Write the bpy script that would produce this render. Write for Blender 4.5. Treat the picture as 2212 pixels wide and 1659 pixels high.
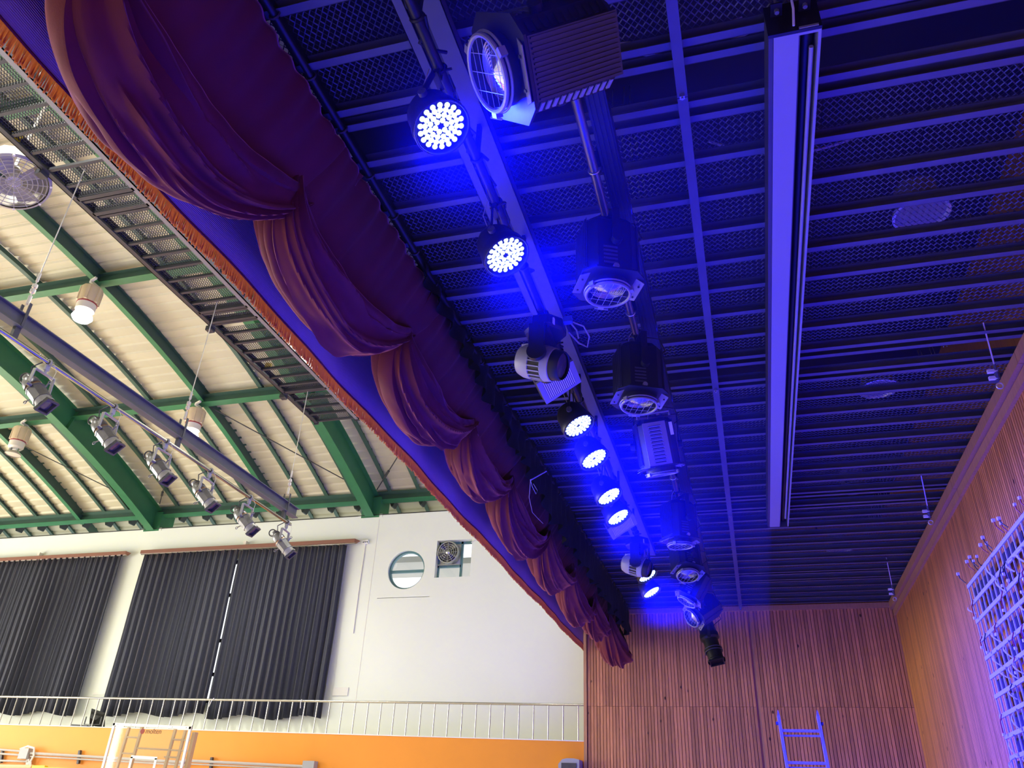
import bpy, bmesh, math, random
from mathutils import Vector, Matrix, noise
random.seed(7)
V = Vector
PI = math.pi
for o in list(bpy.data.objects): bpy.data.objects.remove(o)
S = bpy.context.scene
COL = S.collection

# ------------------------------------------------------------------ camera, world, lights, exposure
RC = Matrix(((0.961792, 0.270678, 0.041099), (-0.099926, 0.486824, -0.867765), (-0.254893, 0.830503, 0.495272)))
FPX = 1692.737
EYE = V((0, 0, 1.6))
cam = bpy.data.cameras.new('camera'); cam.sensor_width = 36; cam.lens = FPX/2212*36; cam.clip_start = .05; cam.clip_end = 200
co = bpy.data.objects.new('camera', cam); COL.objects.link(co)
M3 = Matrix((RC[0], -RC[1], -RC[2])).transposed()
co.matrix_world = Matrix.Translation(EYE) @ M3.to_4x4()
S.camera = co
S.view_settings.view_transform = 'Standard'; S.view_settings.look = 'None'
S.view_settings.exposure = 0.0; S.view_settings.gamma = 1; S.view_settings.use_curve_mapping = False
W = bpy.data.worlds.new('daylight'); S.world = W; W.use_nodes = True
W.node_tree.nodes['Background'].inputs[0].default_value = (.92, .97, 1, 1)
W.node_tree.nodes['Background'].inputs[1].default_value = 1.6
gw = bpy.data.lights.new('gable_window_daylight', 'AREA'); gw.shape = 'RECTANGLE'; gw.size = 5; gw.size_y = 17; gw.energy = 3000; gw.color = (1, .98, .9)
go = bpy.data.objects.new('gable_window_daylight', gw); COL.objects.link(go); go.location = (-25.7, 7, 3.6); go.rotation_euler = (0, -PI/2, 0)

LED_AIM = V((.5, -.1, -.86)).normalized()
LED_POS = [V((-1.254, 2.616, 4.75)), V((-1.217, 3.696, 4.75)), V((-1.245, 6.115, 4.75)), V((-1.236, 6.831, 4.75)),
           V((-1.258, 7.808, 4.75)), V((-1.261, 8.45, 4.75)), V((-1.23, 10.806, 4.75)), V((-1.277, 11.65, 4.75))]
def lamp(name, kind, loc, energy, color, size=.1, aim=None, angle=None, blend=.6):
    l = bpy.data.lights.new(name, kind); l.energy = energy; l.color = color
    if kind == 'AREA': l.shape = 'DISK'; l.size = size
    else: l.shadow_soft_size = size
    if angle: l.spot_size = angle; l.spot_blend = blend
    o = bpy.data.objects.new(name, l); COL.objects.link(o); o.location = loc
    if aim is not None: o.rotation_euler = V(aim).to_track_quat('-Z', 'Y').to_euler()
    return o
BLUE = (.0006, .0015, 1)
for p in LED_POS:
    lamp('led_beam', 'SPOT', p + LED_AIM*.06, 4600, BLUE, .09, LED_AIM, math.radians(142), 1.0)
HALL_LAMPS = [V((-11.78, 9.72, 9.72)), V((-11.86, 13.55, 9.0)), V((-16.9, 9.72, 9.7)), V((-16.9, 3.2, 9.6)), V((-11.8, 3.2, 9.6)), V((-22, 13.5, 9.0)), V((-22, 6.5, 9.6)), V((-7, 3.2, 9.6)), V((-5.3, 10.6, 9.3))]
for p in HALL_LAMPS:
    lamp('hall_lamp_light', 'SPOT', p - V((0, 0, .12)), 480 if p.x > -6 else 800, (1, .985, .87), .18, (0, 0, -1), math.radians(150), .9)

# ------------------------------------------------------------------ pixel helpers (a pixel of the photograph met with a real plane)
def ray(x, y): return RC.transposed() @ V(((x-1106)/FPX, (y-829.5)/FPX, 1))
def PX(x, y, v): d = ray(x, y); return EYE + d*(v/d.x)
def PY(x, y, v): d = ray(x, y); return EYE + d*(v/d.y)
def PZ(x, y, v): d = ray(x, y); return EYE + d*((v-1.6)/d.z)
def PD(x, y, r): return EYE + ray(x, y).normalized()*r
def arch(y): return 10.46 - (y-7.0)**2/49.4
def PA(x, y, off):
    d = ray(x, y); lo, hi = 1, 60
    for _ in range(60):
        m = (lo+hi)/2; p = EYE + d*m
        if p.z < arch(p.y)+off: lo = m
        else: hi = m
    return EYE + d*lo

# ------------------------------------------------------------------ materials
def mat(name, col, rough=.6, metal=0, sheen=0, emit=None, es=0, var=0, vscale=8, bump=0, bscale=60, trans=0, coat=0, stretch=(1, 1, 1), spec=None, rnd=0):
    m = bpy.data.materials.new(name); m.use_nodes = True; nt = m.node_tree; b = nt.nodes['Principled BSDF']
    c = (*col, 1)
    b.inputs['Base Color'].default_value = c; b.inputs['Roughness'].default_value = rough; b.inputs['Metallic'].default_value = metal
    if spec is not None: b.inputs['Specular IOR Level'].default_value = spec
    if sheen:
        b.inputs['Sheen Weight'].default_value = sheen; b.inputs['Sheen Roughness'].default_value = .28
        b.inputs['Sheen Tint'].default_value = (1, .36, .34, 1)
    if emit: b.inputs['Emission Color'].default_value = (*emit, 1); b.inputs['Emission Strength'].default_value = es
    if trans: b.inputs['Transmission Weight'].default_value = trans
    if coat: b.inputs['Coat Weight'].default_value = coat
    src = None
    if var or bump or rnd:
        tc = nt.nodes.new('ShaderNodeTexCoord'); mp = nt.nodes.new('ShaderNodeMapping'); mp.inputs['Scale'].default_value = stretch
        geo = nt.nodes.new('ShaderNodeNewGeometry')
        nt.links.new(geo.outputs['Position'], mp.inputs['Vector'])
    if var:
        n = nt.nodes.new('ShaderNodeTexNoise'); n.inputs['Scale'].default_value = vscale; n.inputs['Detail'].default_value = 5
        nt.links.new(mp.outputs[0], n.inputs['Vector'])
        mx = nt.nodes.new('ShaderNodeMix'); mx.data_type = 'RGBA'
        mx.inputs[6].default_value = (*[x*(1-var) for x in col], 1); mx.inputs[7].default_value = (*[min(1, x*(1+var)) for x in col], 1)
        nt.links.new(n.outputs[0], mx.inputs[0]); src = mx.outputs[2]
    if rnd:
        oi = nt.nodes.new('ShaderNodeObjectInfo'); hs = nt.nodes.new('ShaderNodeHueSaturation')
        mr = nt.nodes.new('ShaderNodeMapRange'); mr.inputs[3].default_value = 1-rnd; mr.inputs[4].default_value = 1+rnd
        nt.links.new(oi.outputs['Random'], mr.inputs[0]); nt.links.new(mr.outputs[0], hs.inputs['Value'])
        if src: nt.links.new(src, hs.inputs['Color'])
        else: hs.inputs['Color'].default_value = c
        src = hs.outputs[0]
    if src: nt.links.new(src, b.inputs['Base Color'])
    if bump:
        n2 = nt.nodes.new('ShaderNodeTexNoise'); n2.inputs['Scale'].default_value = bscale; n2.inputs['Detail'].default_value = 4
        nt.links.new(mp.outputs[0], n2.inputs['Vector'])
        bp = nt.nodes.new('ShaderNodeBump'); bp.inputs['Strength'].default_value = bump; bp.inputs['Distance'].default_value = .01
        nt.links.new(n2.outputs[0], bp.inputs['Height']); nt.links.new(bp.outputs[0], b.inputs['Normal'])
    return m

def wood_mat(name, col, rnd=.22, knots=True):
    m = mat(name, col, .45, var=.35, vscale=6, stretch=(9, 9, .7), rnd=rnd, bump=.15, bscale=30)
    nt = m.node_tree; b = nt.nodes['Principled BSDF']
    if knots:
        geo = nt.nodes.new('ShaderNodeNewGeometry'); mp = nt.nodes.new('ShaderNodeMapping'); mp.inputs['Scale'].default_value = (1.6, 1.6, 1)
        nt.links.new(geo.outputs['Position'], mp.inputs['Vector'])
        vo = nt.nodes.new('ShaderNodeTexVoronoi'); vo.inputs['Scale'].default_value = 2.2
        nt.links.new(mp.outputs[0], vo.inputs['Vector'])
        cr = nt.nodes.new('ShaderNodeValToRGB'); cr.color_ramp.elements[0].position = .05; cr.color_ramp.elements[0].color = (.08, .05, .04, 1)
        cr.color_ramp.elements[1].position = .085; cr.color_ramp.elements[1].color = (1, 1, 1, 1)
        nt.links.new(vo.outputs['Distance'], cr.inputs[0])
        old = b.inputs['Base Color'].links[0].from_socket
        mu = nt.nodes.new('ShaderNodeMix'); mu.data_type = 'RGBA'; mu.blend_type = 'MULTIPLY'; mu.inputs[0].default_value = 1
        nt.links.new(old, mu.inputs[6]); nt.links.new(cr.outputs[0], mu.inputs[7]); nt.links.new(mu.outputs[2], b.inputs['Base Color'])
    return m

def weave_mat(name, col, axis, scale, rough=.8):
    m = mat(name, col, rough, var=.12, vscale=3)
    nt = m.node_tree; b = nt.nodes['Principled BSDF']
    geo = nt.nodes.new('ShaderNodeNewGeometry'); w = nt.nodes.new('ShaderNodeTexWave'); w.bands_direction = axis
    w.inputs['Scale'].default_value = scale; w.inputs['Distortion'].default_value = 1.2; w.inputs['Detail'].default_value = 2
    nt.links.new(geo.outputs['Position'], w.inputs['Vector'])
    bp = nt.nodes.new('ShaderNodeBump'); bp.inputs['Strength'].default_value = .5; bp.inputs['Distance'].default_value = .01
    nt.links.new(w.outputs[0], bp.inputs['Height']); nt.links.new(bp.outputs[0], b.inputs['Normal'])
    return m

M = dict(
    velvet=mat('maroon_velvet', (.145, .0135, .017), .8, sheen=.75, var=.25, vscale=5, bump=.12, bscale=160),
    valance=weave_mat('violet_ribbed_cloth', (.52, .43, .31), 'Z', 22),
    fringe=mat('rust_gold_fringe', (.62, .33, .15), .6, var=.45, vscale=40),
    fin=mat('dark_anodised_fins', (.06, .063, .085), .35, metal=.6),
    black=mat('black_metal', (.012, .012, .014), .42, spec=.4, bump=.05, bscale=200),
    blackfab=mat('black_cloth', (.010, .010, .014), .9, var=.3, vscale=20),
    darksteel=mat('dark_painted_steel', (.055, .055, .062), .5, var=.25, vscale=6),
    joist=mat('black_painted_steel', (.085, .092, .12), .5, var=.25, vscale=5),
    meshsteel=mat('expanded_metal', (.075, .083, .105), .5, metal=.2),
    catmesh=mat('catwalk_mesh_steel', (.05, .05, .055), .5, metal=.3),
    cat=mat('catwalk_steel', (.045, .045, .055), .45, metal=.2, var=.2),
    galv=mat('galvanised_steel', (.50, .51, .52), .35, metal=.8, var=.15, vscale=12),
    steelpipe=mat('steel_pipe', (.36, .36, .34), .25, metal=1),
    darkpipe=mat('dark_steel_pipe', (.16, .16, .17), .3, metal=.8),
    channel=mat('grey_painted_channel', (.10, .105, .10), .6, var=.2, vscale=4),
    slab=mat('dark_void', (.03, .03, .035), .9),
    grey=mat('grey_cast_metal', (.22, .22, .235), .38, metal=.75, var=.25, vscale=18),
    greylight=mat('silver_grey_plastic', (.32, .32, .31), .4),
    plate=mat('grey_plate', (.24, .235, .25), .42, metal=.3),
    screen=mat('white_aluminium', (.30, .31, .30), .4),
    alu=mat('ladder_aluminium', (.36, .38, .42), .4, metal=.3),
    endwood=wood_mat('end_wall_wood', (.62, .27, .105)),
    backwood=wood_mat('back_wall_wood', (.60, .245, .058)),
    trimwood=wood_mat('trim_wood', (.50, .26, .12), .05, False),
    stagefloor=mat('stage_floor', (.20, .215, .30), .4, var=.15, vscale=3),  # unseen floor, tinted blue-grey so its bounce turns the ceiling blue
    hallfloor=mat('hall_floor_wood', (.78, .68, .52), .35, var=.15, vscale=3),
    plaster=mat('white_plaster', (.765, .80, .725), .8, var=.03, vscale=1.2, bump=.05, bscale=40),
    orange=mat('orange_paint', (.80, .29, .022), .55, var=.06, vscale=2),
    deck=mat('beige_deck', (.52, .48, .34), .55, rnd=.05, var=.06, vscale=3),
    green=mat('green_paint', (.035, .17, .075), .4, var=.18, vscale=5),
    footgreen=mat('foot_dark_green', (.012, .022, .018), .6),
    darkgreen=mat('dark_green_paint', (.045, .10, .075), .45, var=.15, vscale=5),
    curtain=mat('charcoal_curtain', (.040, .044, .064), .85, sheen=.2, var=.15, vscale=14),
    rail=mat('stainless_rail', (.46, .44, .41), .25, metal=.9),
    rosewood=mat('curtain_rail_brown', (.22, .09, .06), .5),
    glass=mat('window_glass', (1, 1, 1), .02, trans=1),
    teal=mat('teal_window_frame', (.09, .20, .22), .4),
    whitepaint=mat('white_paint', (.82, .82, .80), .5),
    beigelamp=mat('lamp_housing_beige', (.72, .56, .38), .5, var=.08, vscale=6),
    cream=mat('lamp_cream', (.80, .74, .66), .5),
    redband=mat('red_band', (.35, .04, .06), .5),
    lampglow=mat('lamp_glow', (1, 1, 1), .5, emit=(1, .96, .9), es=30),
    lampoff=mat('lamp_reflector', (.75, .70, .6), .3, metal=.4),
    fanwhite=mat('fan_cream', (.42, .38, .34), .4),
    ledglow=mat('led_bead_glow', (.8, .9, 1), .3, emit=(.42, .56, 1), es=2.3),
    lens=mat('lamp_lens', (.50, .50, .58), .12, metal=.85),
    lensdark=mat('dark_lens', (.09, .07, .085), .08, spec=.8),
    copper=mat('heat_tinted_metal', (.40, .25, .16), .45, metal=.5),
    whiteplastic=mat('white_plastic', (.80, .80, .82), .5),
    redwire=mat('red_wire', (.30, .03, .03), .5),
    blackwire=mat('black_wire', (.012, .012, .012), .5),
    wire=mat('steel_wire', (.65, .62, .58), .35, metal=.5),
    board=mat('acrylic_board', (.97, .97, .97), .03, trans=.97, spec=.12),
    woodpale=mat('pale_timber', (.62, .45, .25), .6),
    yellow=mat('yellow_plastic', (.85, .62, .02), .5),
    conduit=mat('grey_conduit', (.42, .40, .39), .5),
    boxgrey=mat('junction_box_grey', (.36, .38, .40), .55),
    lattice=mat('pale_lattice_plastic', (.46, .46, .42), .5),
    lattback=mat('module_back', (.022, .020, .017), .6, var=.7, vscale=25),
    paper=mat('paper', (.74, .73, .68), .8),
    logo=mat('logo_maroon', (.25, .03, .02), .6),
    ink=mat('black_ink', (.02, .02, .02), .6),
    downchrome=mat('downlight_reflector', (.85, .82, .80), .25, metal=.35),
    downbody=mat('downlight_body', (.30, .26, .26), .5),
    outside=mat('outside_soffit', (.50, .48, .46), .8),
    bluecase=mat('blue_connector', (.06, .10, .45), .5),
)

# ------------------------------------------------------------------ mesh builder
def add_translucent(m, col, f):
    nt = m.node_tree; b = nt.nodes['Principled BSDF']; t = nt.nodes.new('ShaderNodeBsdfTranslucent'); t.inputs[0].default_value = (*col, 1)
    mx = nt.nodes.new('ShaderNodeMixShader'); mx.inputs[0].default_value = f
    nt.links.new(b.outputs[0], mx.inputs[1]); nt.links.new(t.outputs[0], mx.inputs[2]); nt.links.new(mx.outputs[0], nt.nodes['Material Output'].inputs['Surface'])
add_translucent(M['fringe'], (.85, .48, .20), .6)

class MB:
    def __init__(s): s.v = []; s.f = []
    def add(s, vs, fs):
        b = len(s.v); s.v += [tuple(x) for x in vs]; s.f += [tuple(i+b for i in f) for f in fs]
    def box(s, c, sz, R=None):
        c = V(c); vs = []
        for x in (-.5, .5):
            for y in (-.5, .5):
                for z in (-.5, .5):
                    p = V((x*sz[0], y*sz[1], z*sz[2])); vs.append(c + (R @ p if R else p))
        s.add(vs, [(0, 1, 3, 2), (4, 6, 7, 5), (0, 4, 5, 1), (2, 3, 7, 6), (0, 2, 6, 4), (1, 5, 7, 3)]); return s
    def span(s, a, b):
        a = V(a); b = V(b); return s.box((a+b)/2, [abs(b[i]-a[i]) for i in range(3)])
    def beam(s, p, q, w, h, up=(0, 0, 1)):
        p = V(p); q = V(q); d = (q-p); L = d.length; d.normalize(); u = V(up); x = d.cross(u).normalized(); u = x.cross(d)
        return s.box((p+q)/2, (w, L, h), Matrix((x, d, u)).transposed())
    def cyl(s, p, q, r, r2=None, n=12, caps=True):
        p = V(p); q = V(q); r2 = r if r2 is None else r2; d = (q-p).normalized()
        a = d.orthogonal().normalized(); b = d.cross(a); vs = []
        for k in range(n):
            t = 2*PI*k/n; e = a*math.cos(t)+b*math.sin(t); vs.append(p+e*r)
        for k in range(n):
            t = 2*PI*k/n; e = a*math.cos(t)+b*math.sin(t); vs.append(q+e*r2)
        fs = [(k, (k+1) % n, n+(k+1) % n, n+k) for k in range(n)]
        if caps: fs += [tuple(range(n-1, -1, -1)), tuple(range(n, 2*n))]
        s.add(vs, fs); return s
    def tube(s, path, r, n=6):
        path = [V(p) for p in path]; vs = []; fs = []; ref = None
        for i, p in enumerate(path):
            d = (path[min(i+1, len(path)-1)]-path[max(i-1, 0)]).normalized()
            if ref is None: ref = d.orthogonal().normalized()
            a = (ref - d*ref.dot(d))
            a = a.normalized() if a.length > 1e-5 else d.orthogonal().normalized(); ref = a; b = d.cross(a)
            for k in range(n):
                t = 2*PI*k/n; vs.append(p+(a*math.cos(t)+b*math.sin(t))*r)
        for i in range(len(path)-1):
            for k in range(n): fs.append((i*n+k, i*n+(k+1) % n, (i+1)*n+(k+1) % n, (i+1)*n+k))
        fs.append(tuple(range(n-1, -1, -1))); fs.append(tuple(range((len(path)-1)*n, len(path)*n)))
        s.add(vs, fs); return s
    def lathe(s, prof, c=(0, 0, 0), R=None, n=24, a0=0, close=True):
        c = V(c); vs = []; fs = []
        for (r, z) in prof:
            for k in range(n):
                t = 2*PI*k/n+a0; p = V((r*math.cos(t), r*math.sin(t), z)); vs.append(c+(R @ p if R else p))
        for i in range(len(prof)-1):
            for k in range(n): fs.append((i*n+k, i*n+(k+1) % n, (i+1)*n+(k+1) % n, (i+1)*n+k))
        if close:
            if prof[0][0] > 1e-6: fs.append(tuple(range(n-1, -1, -1)))
            if prof[-1][0] > 1e-6: fs.append(tuple(range((len(prof)-1)*n, len(prof)*n)))
        s.add(vs, fs); return s
    def torus(s, c, ax, R, r, n=28, m=6):
        c = V(c); ax = V(ax).normalized(); a = ax.orthogonal().normalized(); b = ax.cross(a); vs = []; fs = []
        for i in range(n):
            t = 2*PI*i/n; e = a*math.cos(t)+b*math.sin(t)
            for j in range(m):
                q = 2*PI*j/m; vs.append(c+e*(R+r*math.cos(q))+ax*(r*math.sin(q)))
        for i in range(n):
            for j in range(m): fs.append((i*m+j, ((i+1) % n)*m+j, ((i+1) % n)*m+(j+1) % m, i*m+(j+1) % m))
        s.add(vs, fs); return s
    def grid(s, pts):
        nu = len(pts); nv = len(pts[0]); s.add([p for row in pts for p in row],
            [(i*nv+j, i*nv+j+1, (i+1)*nv+j+1, (i+1)*nv+j) for i in range(nu-1) for j in range(nv-1)]); return s
    def mesh(s, name, m, smooth=True, fix=True):
        me = bpy.data.meshes.new(name); me.from_pydata(s.v, [], s.f)
        if fix and len(s.f) < 20000:
            bm = bmesh.new(); bm.from_mesh(me); bmesh.ops.recalc_face_normals(bm, faces=bm.faces); bm.to_mesh(me); bm.free()
        me.materials.append(m)
        if smooth:
            me.polygons.foreach_set('use_smooth', [True]*len(me.polygons)); me.set_sharp_from_angle(angle=math.radians(38))
        me.update(); return me
    def build(s, name, m, parent=None, smooth=True, fix=True):
        if parent is not None:
            l = WLOC.get(parent.name, V((0, 0, 0)))
            s.v = [(x[0]-l[0], x[1]-l[1], x[2]-l[2]) for x in s.v]
        o = bpy.data.objects.new(name, s.mesh(name, m, smooth, fix)); COL.objects.link(o)
        LAST[0] = o
        if parent is not None: o.parent = parent; WLOC[o.name] = V(WLOC.get(parent.name, V((0, 0, 0))))
        return o
LAST = [None]
WLOC = {}          # world origin of each parent: shapes are written in world metres and stored relative to it
def thing(name, label, cat, loc=(0, 0, 0), group=None):
    o = bpy.data.objects.new(name, None); COL.objects.link(o); o.location = loc; o.empty_display_size = .1
    WLOC[o.name] = V(loc); o['label'] = label; o['category'] = cat
    if group: o['group'] = group
    return o
def tag(o, label, cat, group=None):
    o['label'] = label; o['category'] = cat
    if group: o['group'] = group
    return o
def struct(o, label=None):
    o['kind'] = 'structure'
    if label: o['label'] = label
    return o
def sroot(name, label=None, loc=(0, 0, 0)):
    o = bpy.data.objects.new(name, None); COL.objects.link(o); o.location = loc; WLOC[o.name] = V(loc)
    return struct(o, label)
def inst(me, name, parent, loc, rot=None):
    o = bpy.data.objects.new(name, me); COL.objects.link(o); o.parent = parent
    o.location = V(loc)-WLOC.get(parent.name, V((0, 0, 0))) if parent else loc
    if rot is not None: o.rotation_euler = rot
    return o
def stuff(o): o['kind'] = 'stuff'; return o
def aimrot(d, side=(0, 1, 0)):
    """3x3 whose local -Z is d and whose local Y stays near side"""
    z = -V(d).normalized(); y = V(side); y = (y - z*y.dot(z)).normalized(); x = y.cross(z)
    return Matrix((x, y, z)).transposed()

# ------------------------------------------------------------------ the stage shell
YE = 16.06; XR = 2.74; XP = -3.155; YN = -2.0; ZC = 5.6
struct(MB().span((XP, YN, -.2), (XR+.2, YE+.2, 0)).build('floor', M['stagefloor']), 'unseen stage floor, tinted blue-grey to bounce blue light upwards')
struct(MB().span((XP-22, -6, -1.2), (XP, 20, -1.0)).build('floor', M['hallfloor']), 'pale wooden floor of the sports hall')
struct(MB().span((XP, YN, 7.2), (XR+.2, YE+.2, 7.4)).build('ceiling', M['slab']), 'black slab above the stage ceiling grid')
struct(MB().span((XP, YN-.2, 0), (XR+.2, YN, 7.4)).build('wall_near', M['trimwood']), 'near side wall of the stage')

we = sroot('wall_end', 'ribbed wooden wall at the far end of the stage', (0, YE, 0))
MB().span((XP, YE+.03, 0), (XR+.2, YE+.2, 7.4)).build('backing', M['endwood'], we)
ZJ = PY(1640, 1527, YE).z; xs = PY(1617, 1312, YE).x
hi = MB().span((-.0245, -.016, ZJ), (.0245, .032, ZC-.1)).mesh('end_slat_upper', M['endwood'])
lo_ = MB().span((-.0245, -.016, 0), (.0245, .032, ZJ-.004)).mesh('end_slat_lower', M['endwood'])
x = XP+.1
while x < XR-.03:
    if abs(x-xs) > .035:
        inst(hi, 'slat', we, (x, YE, 0)); inst(lo_, 'slat', we, (x, YE, 0))
    x += .0605
MB().span((xs-.012, YE-.012, 0), (xs+.028, YE+.03, ZC-.1)).build('seam_strip', M['trimwood'], we)
MB().span((XP, YE-.05, 0), (XP+.06, YE+.03, ZC-.1)).build('edge_board', M['trimwood'], we)
MB().span((XP, YE-.06, ZC-.1), (XR, YE+.03, ZC-.01)).build('top_board', M['trimwood'], we)

wb = sroot('wall_back', 'ribbed wooden wall along the back of the stage', (XR, 0, 0))
MB().span((XR+.03, YN, 0), (XR+.2, YE+.2, 7.4)).build('backing', M['backwood'], wb)
zj2 = 3.3
hb = MB().span((-.03, -.024, 0), (.032, .024, ZC-.24)).mesh('back_slat', M['backwood'])
y = 1.0
while y < YE-.05:
    inst(hb, 'slat', wb, (XR, y, 0)); y += .0605
for k in range(6):
    y0 = -2+k*3.02; MB().span((XR-.12, y0, ZC-.13), (XR+.03, y0+3.012, ZC-.005)).build('cornice_board', M['trimwood'], wb)
    MB().span((XR-.07, y0, ZC-.245), (XR+.03, y0+3.012, ZC-.14)).build('frieze_board', M['trimwood'], wb)
# proscenium wall above the opening, with the stage side kept black
struct(MB().span((XP-.25, YN, 5.15), (XP-.05, YE+.2, 12)).build('wall_proscenium', M['plaster']), 'white wall above the stage opening')

# ------------------------------------------------------------------ ceiling grid: joists, expanded metal panels
cg = sroot('ceiling', 'black steel ceiling grid of joists and expanded metal over the stage', (0, 0, ZC))
XL = -3.05; XRR = 2.735
jb = MB().span((XL, 0, 0), (XRR, .055, .005)).span((XL, .05, 0), (XRR, .055, .080)).span((XL, 0, .075), (XRR, .055, .080))
jm = jb.mesh('joist', M['joist'], smooth=False)
strips = []
for k in range(-1, 5):
    y0 = .035+3.59*k
    for j in range(9): inst(jm, 'joist', cg, (0, y0+j*.377, ZC))
    inst(jm, 'joist', cg, (0, y0+3.016+.125, ZC)); inst(jm, 'joist', cg, (0, y0+3.016+.455, ZC))
    strips.append(y0)
def expanded(nx, ny, px, py, t, w):
    """diamond lattice nx by ny cells; strands are slim tilted ribbons with an edge"""
    vs = []; fs = []
    for i in range(nx):
        for j in range(ny):
            cx = i*px; cy = j*py
            for (ax, ay, bx, by) in ((0, py/2, px/2, 0), (px/2, 0, px, py/2), (px, py/2, px/2, py), (px/2, py, 0, py/2)):
                dx, dy = bx-ax, by-ay; L = math.hypot(dx, dy); nx_, ny_ = -dy/L*w/2, dx/L*w/2; b = len(vs)
                vs += [(cx+ax+nx_, cy+ay+ny_, 0), (cx+bx+nx_, cy+by+ny_, 0), (cx+bx-nx_, cy+by-ny_, t), (cx+ax-nx_, cy+ay-ny_, t)]
                fs.append((b, b+1, b+2, b+3))
    return vs, fs
pw = .637; pl = 3.016
nx = 15; ny = 58
m_ = MB(); m_.add(*expanded(nx, ny, pw/nx, pl/ny, .004, .0062)); pm = m_.mesh('mesh_panel', M['meshsteel'], smooth=False)
for y0 in strips:
    for i in range(9):
        stuff(inst(pm, 'mesh_panel', cg, (XL+i*(pw+.006), y0, ZC+.082)))
# the flat runner bar below the joists
for (a, b) in ((-2, 3.42), (3.425, 7.15), (7.155, 10.8), (10.805, 16.0)):
    MB().span((-.075, a, ZC-.05), (-.012, b, ZC-.002)).build('runner_bar', M['joist'], cg)
    MB().span((-.06, b-.03, ZC-.075), (-.03, b-.005, ZC-.05)).cyl((-.045, b-.02, ZC-.09), (-.045, b-.02, ZC-.05), .008, n=8).build('runner_clip', M['galv'], cg)
def chain_path(a, b, sag, n=26):
    a = V(a); b = V(b); return [a.lerp(b, i/n)-V((0, 0, sag*4*(i/n)*(1-i/n))) for i in range(n+1)]
# pairs of hanger rods seen through the mesh
for (xx, ya, yb) in ((-.52, 3.3, 7.0), (-.44, 3.3, 7.0), (-.40, 3.3, 7.0), (2.05, 4, 14), (2.08, 4, 14)):
    y = ya
    while y < yb:
        MB().cyl((xx, y, ZC+.1), (xx, y+.12, ZC+.6), .004, n=5).build('hanger_rod', M['galv'], cg); y += .377
for (a, b, s_) in (((-.9, 3.0, 5.95), (.35, 3.25, 5.95), .2), ((-.7, 3.1, 6.0), (.4, 3.4, 6.0), .24), ((.1, 4.2, 5.95), (1.3, 4.3, 5.98), .22), ((-.05, 2.9, 6.0), (1.2, 2.9, 6.0), .2)):
    tag(MB().tube(chain_path(a, b, s_), .012, 5).build('cable_bundle', M['conduit']), {-.9: 'grey cable bundle sagging above the mesh behind the large near spotlight', -.7: 'second grey cable bundle sagging above the mesh, behind the first',
        .1: 'cable bundle sagging above the mesh left of the screen housing', -.05: 'cable bundle hanging above the mesh at the near end of the screen housing'}[a[0]], 'cable', 'cable bundles above the ceiling mesh')

# recessed round downlights above the mesh
names = ['nearest of the five round downlights above the mesh, showing its bright bowl', 'second nearest round downlight above the mesh, half hidden by a joist', 'third round downlight back, a thin bright arc behind the mesh', 'fourth round downlight back, a thin pale arc between joists', 'farthest round downlight, next to the end wall']
for i, yy in enumerate((5.15, 7.9, 10.7, 13.3, 15.5)):
    c = V((1.6, yy, 5.80)); t = thing('downlight', names[i], 'downlight', c, 'round downlights above the stage mesh')
    MB().lathe([(.20, 0), (.20, .02), (.15, .06), (.15, .24), (.10, .28), (0, .28)], c, n=28).build('housing', M['downbody'], t)
    MB().lathe([(.205, -.004), (.185, -.008), (.165, .03), (.12, .12), (.06, .17), (0, .18)], c-V((0, 0, .012)), n=28, close=False).build('reflector', M['downchrome'], t)
    MB().lathe([(0, .02), (.035, .03), (.04, .08), (.02, .14), (0, .14)], c, n=12).build('bulb', M['lampoff'], t)

# wires with turnbuckles by the cornice
for i, (px, py, q) in enumerate((((2137, 740), (2162, 842), 'nearest'), ((1998, 1062), (2012, 1135), 'middle'), ((1921, 1237), (1934, 1300), 'farthest'))):
    xx = 2.30; a = PX(*px, xx); a.z = ZC+.085; b = PX(*py, xx+.1)
    t = thing('turnbuckle_wire', 'thin steel hanger wire with turnbuckle beside the wooden cornice, %s of three' % q, 'wire', a, 'turnbuckle wires by the cornice')
    m1 = a.lerp(b, .62); m2 = a.lerp(b, .85)
    MB().tube([a, m1], .007, 6).build('wire', M['wire'], t)
    MB().cyl(m1, a.lerp(b, .72), .014, n=8).cyl(a.lerp(b, .72), m2, .022, n=8).build('turnbuckle', M['darksteel'], t)
    for f in (.72, .82): MB().box(a.lerp(b, f)+V((-.03, 0, 0)), (.08, .03, .03)).build('clip', M['whiteplastic'], t)
    MB().torus(a.lerp(b, .94), (0, 1, .2), .026, .007, 14, 5).build('hook', M['wire'], t)

# ------------------------------------------------------------------ projection screen housing
sh = thing('screen_housing', 'long pale aluminium projector screen housing under the stage ceiling', 'screen housing', (.58, 3, 5.4))
y0, y1 = 3.0, 10.93
MB().span((.443, y0, 5.4), (.468, y1, 5.6)).build('side_panel', M['darksteel'], sh)
MB().span((.470, y0, 5.395), (.600, y1, 5.42)).build('bottom_panel', M['screen'], sh)
MB().span((.700, y0, 5.395), (.716, y1, 5.6)).build('side_panel', M['screen'], sh)
MB().span((.468, y0, 5.56), (.70, y1, 5.585)).build('top_panel', M['darksteel'], sh)
MB().span((.600, y0+.02, 5.40), (.607, y1, 5.52)).build('slot_wall', M['darksteel'], sh)
MB().cyl((.652, y0+.05, 5.49), (.652, y1-.03, 5.49), .036, n=16).build('roller_tube', M['black'], sh)
MB().cyl((.672, y0+.13, 5.425), (.672, y1-.25, 5.425), .013, n=10).build('weight_bar', M['greylight'], sh)
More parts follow.
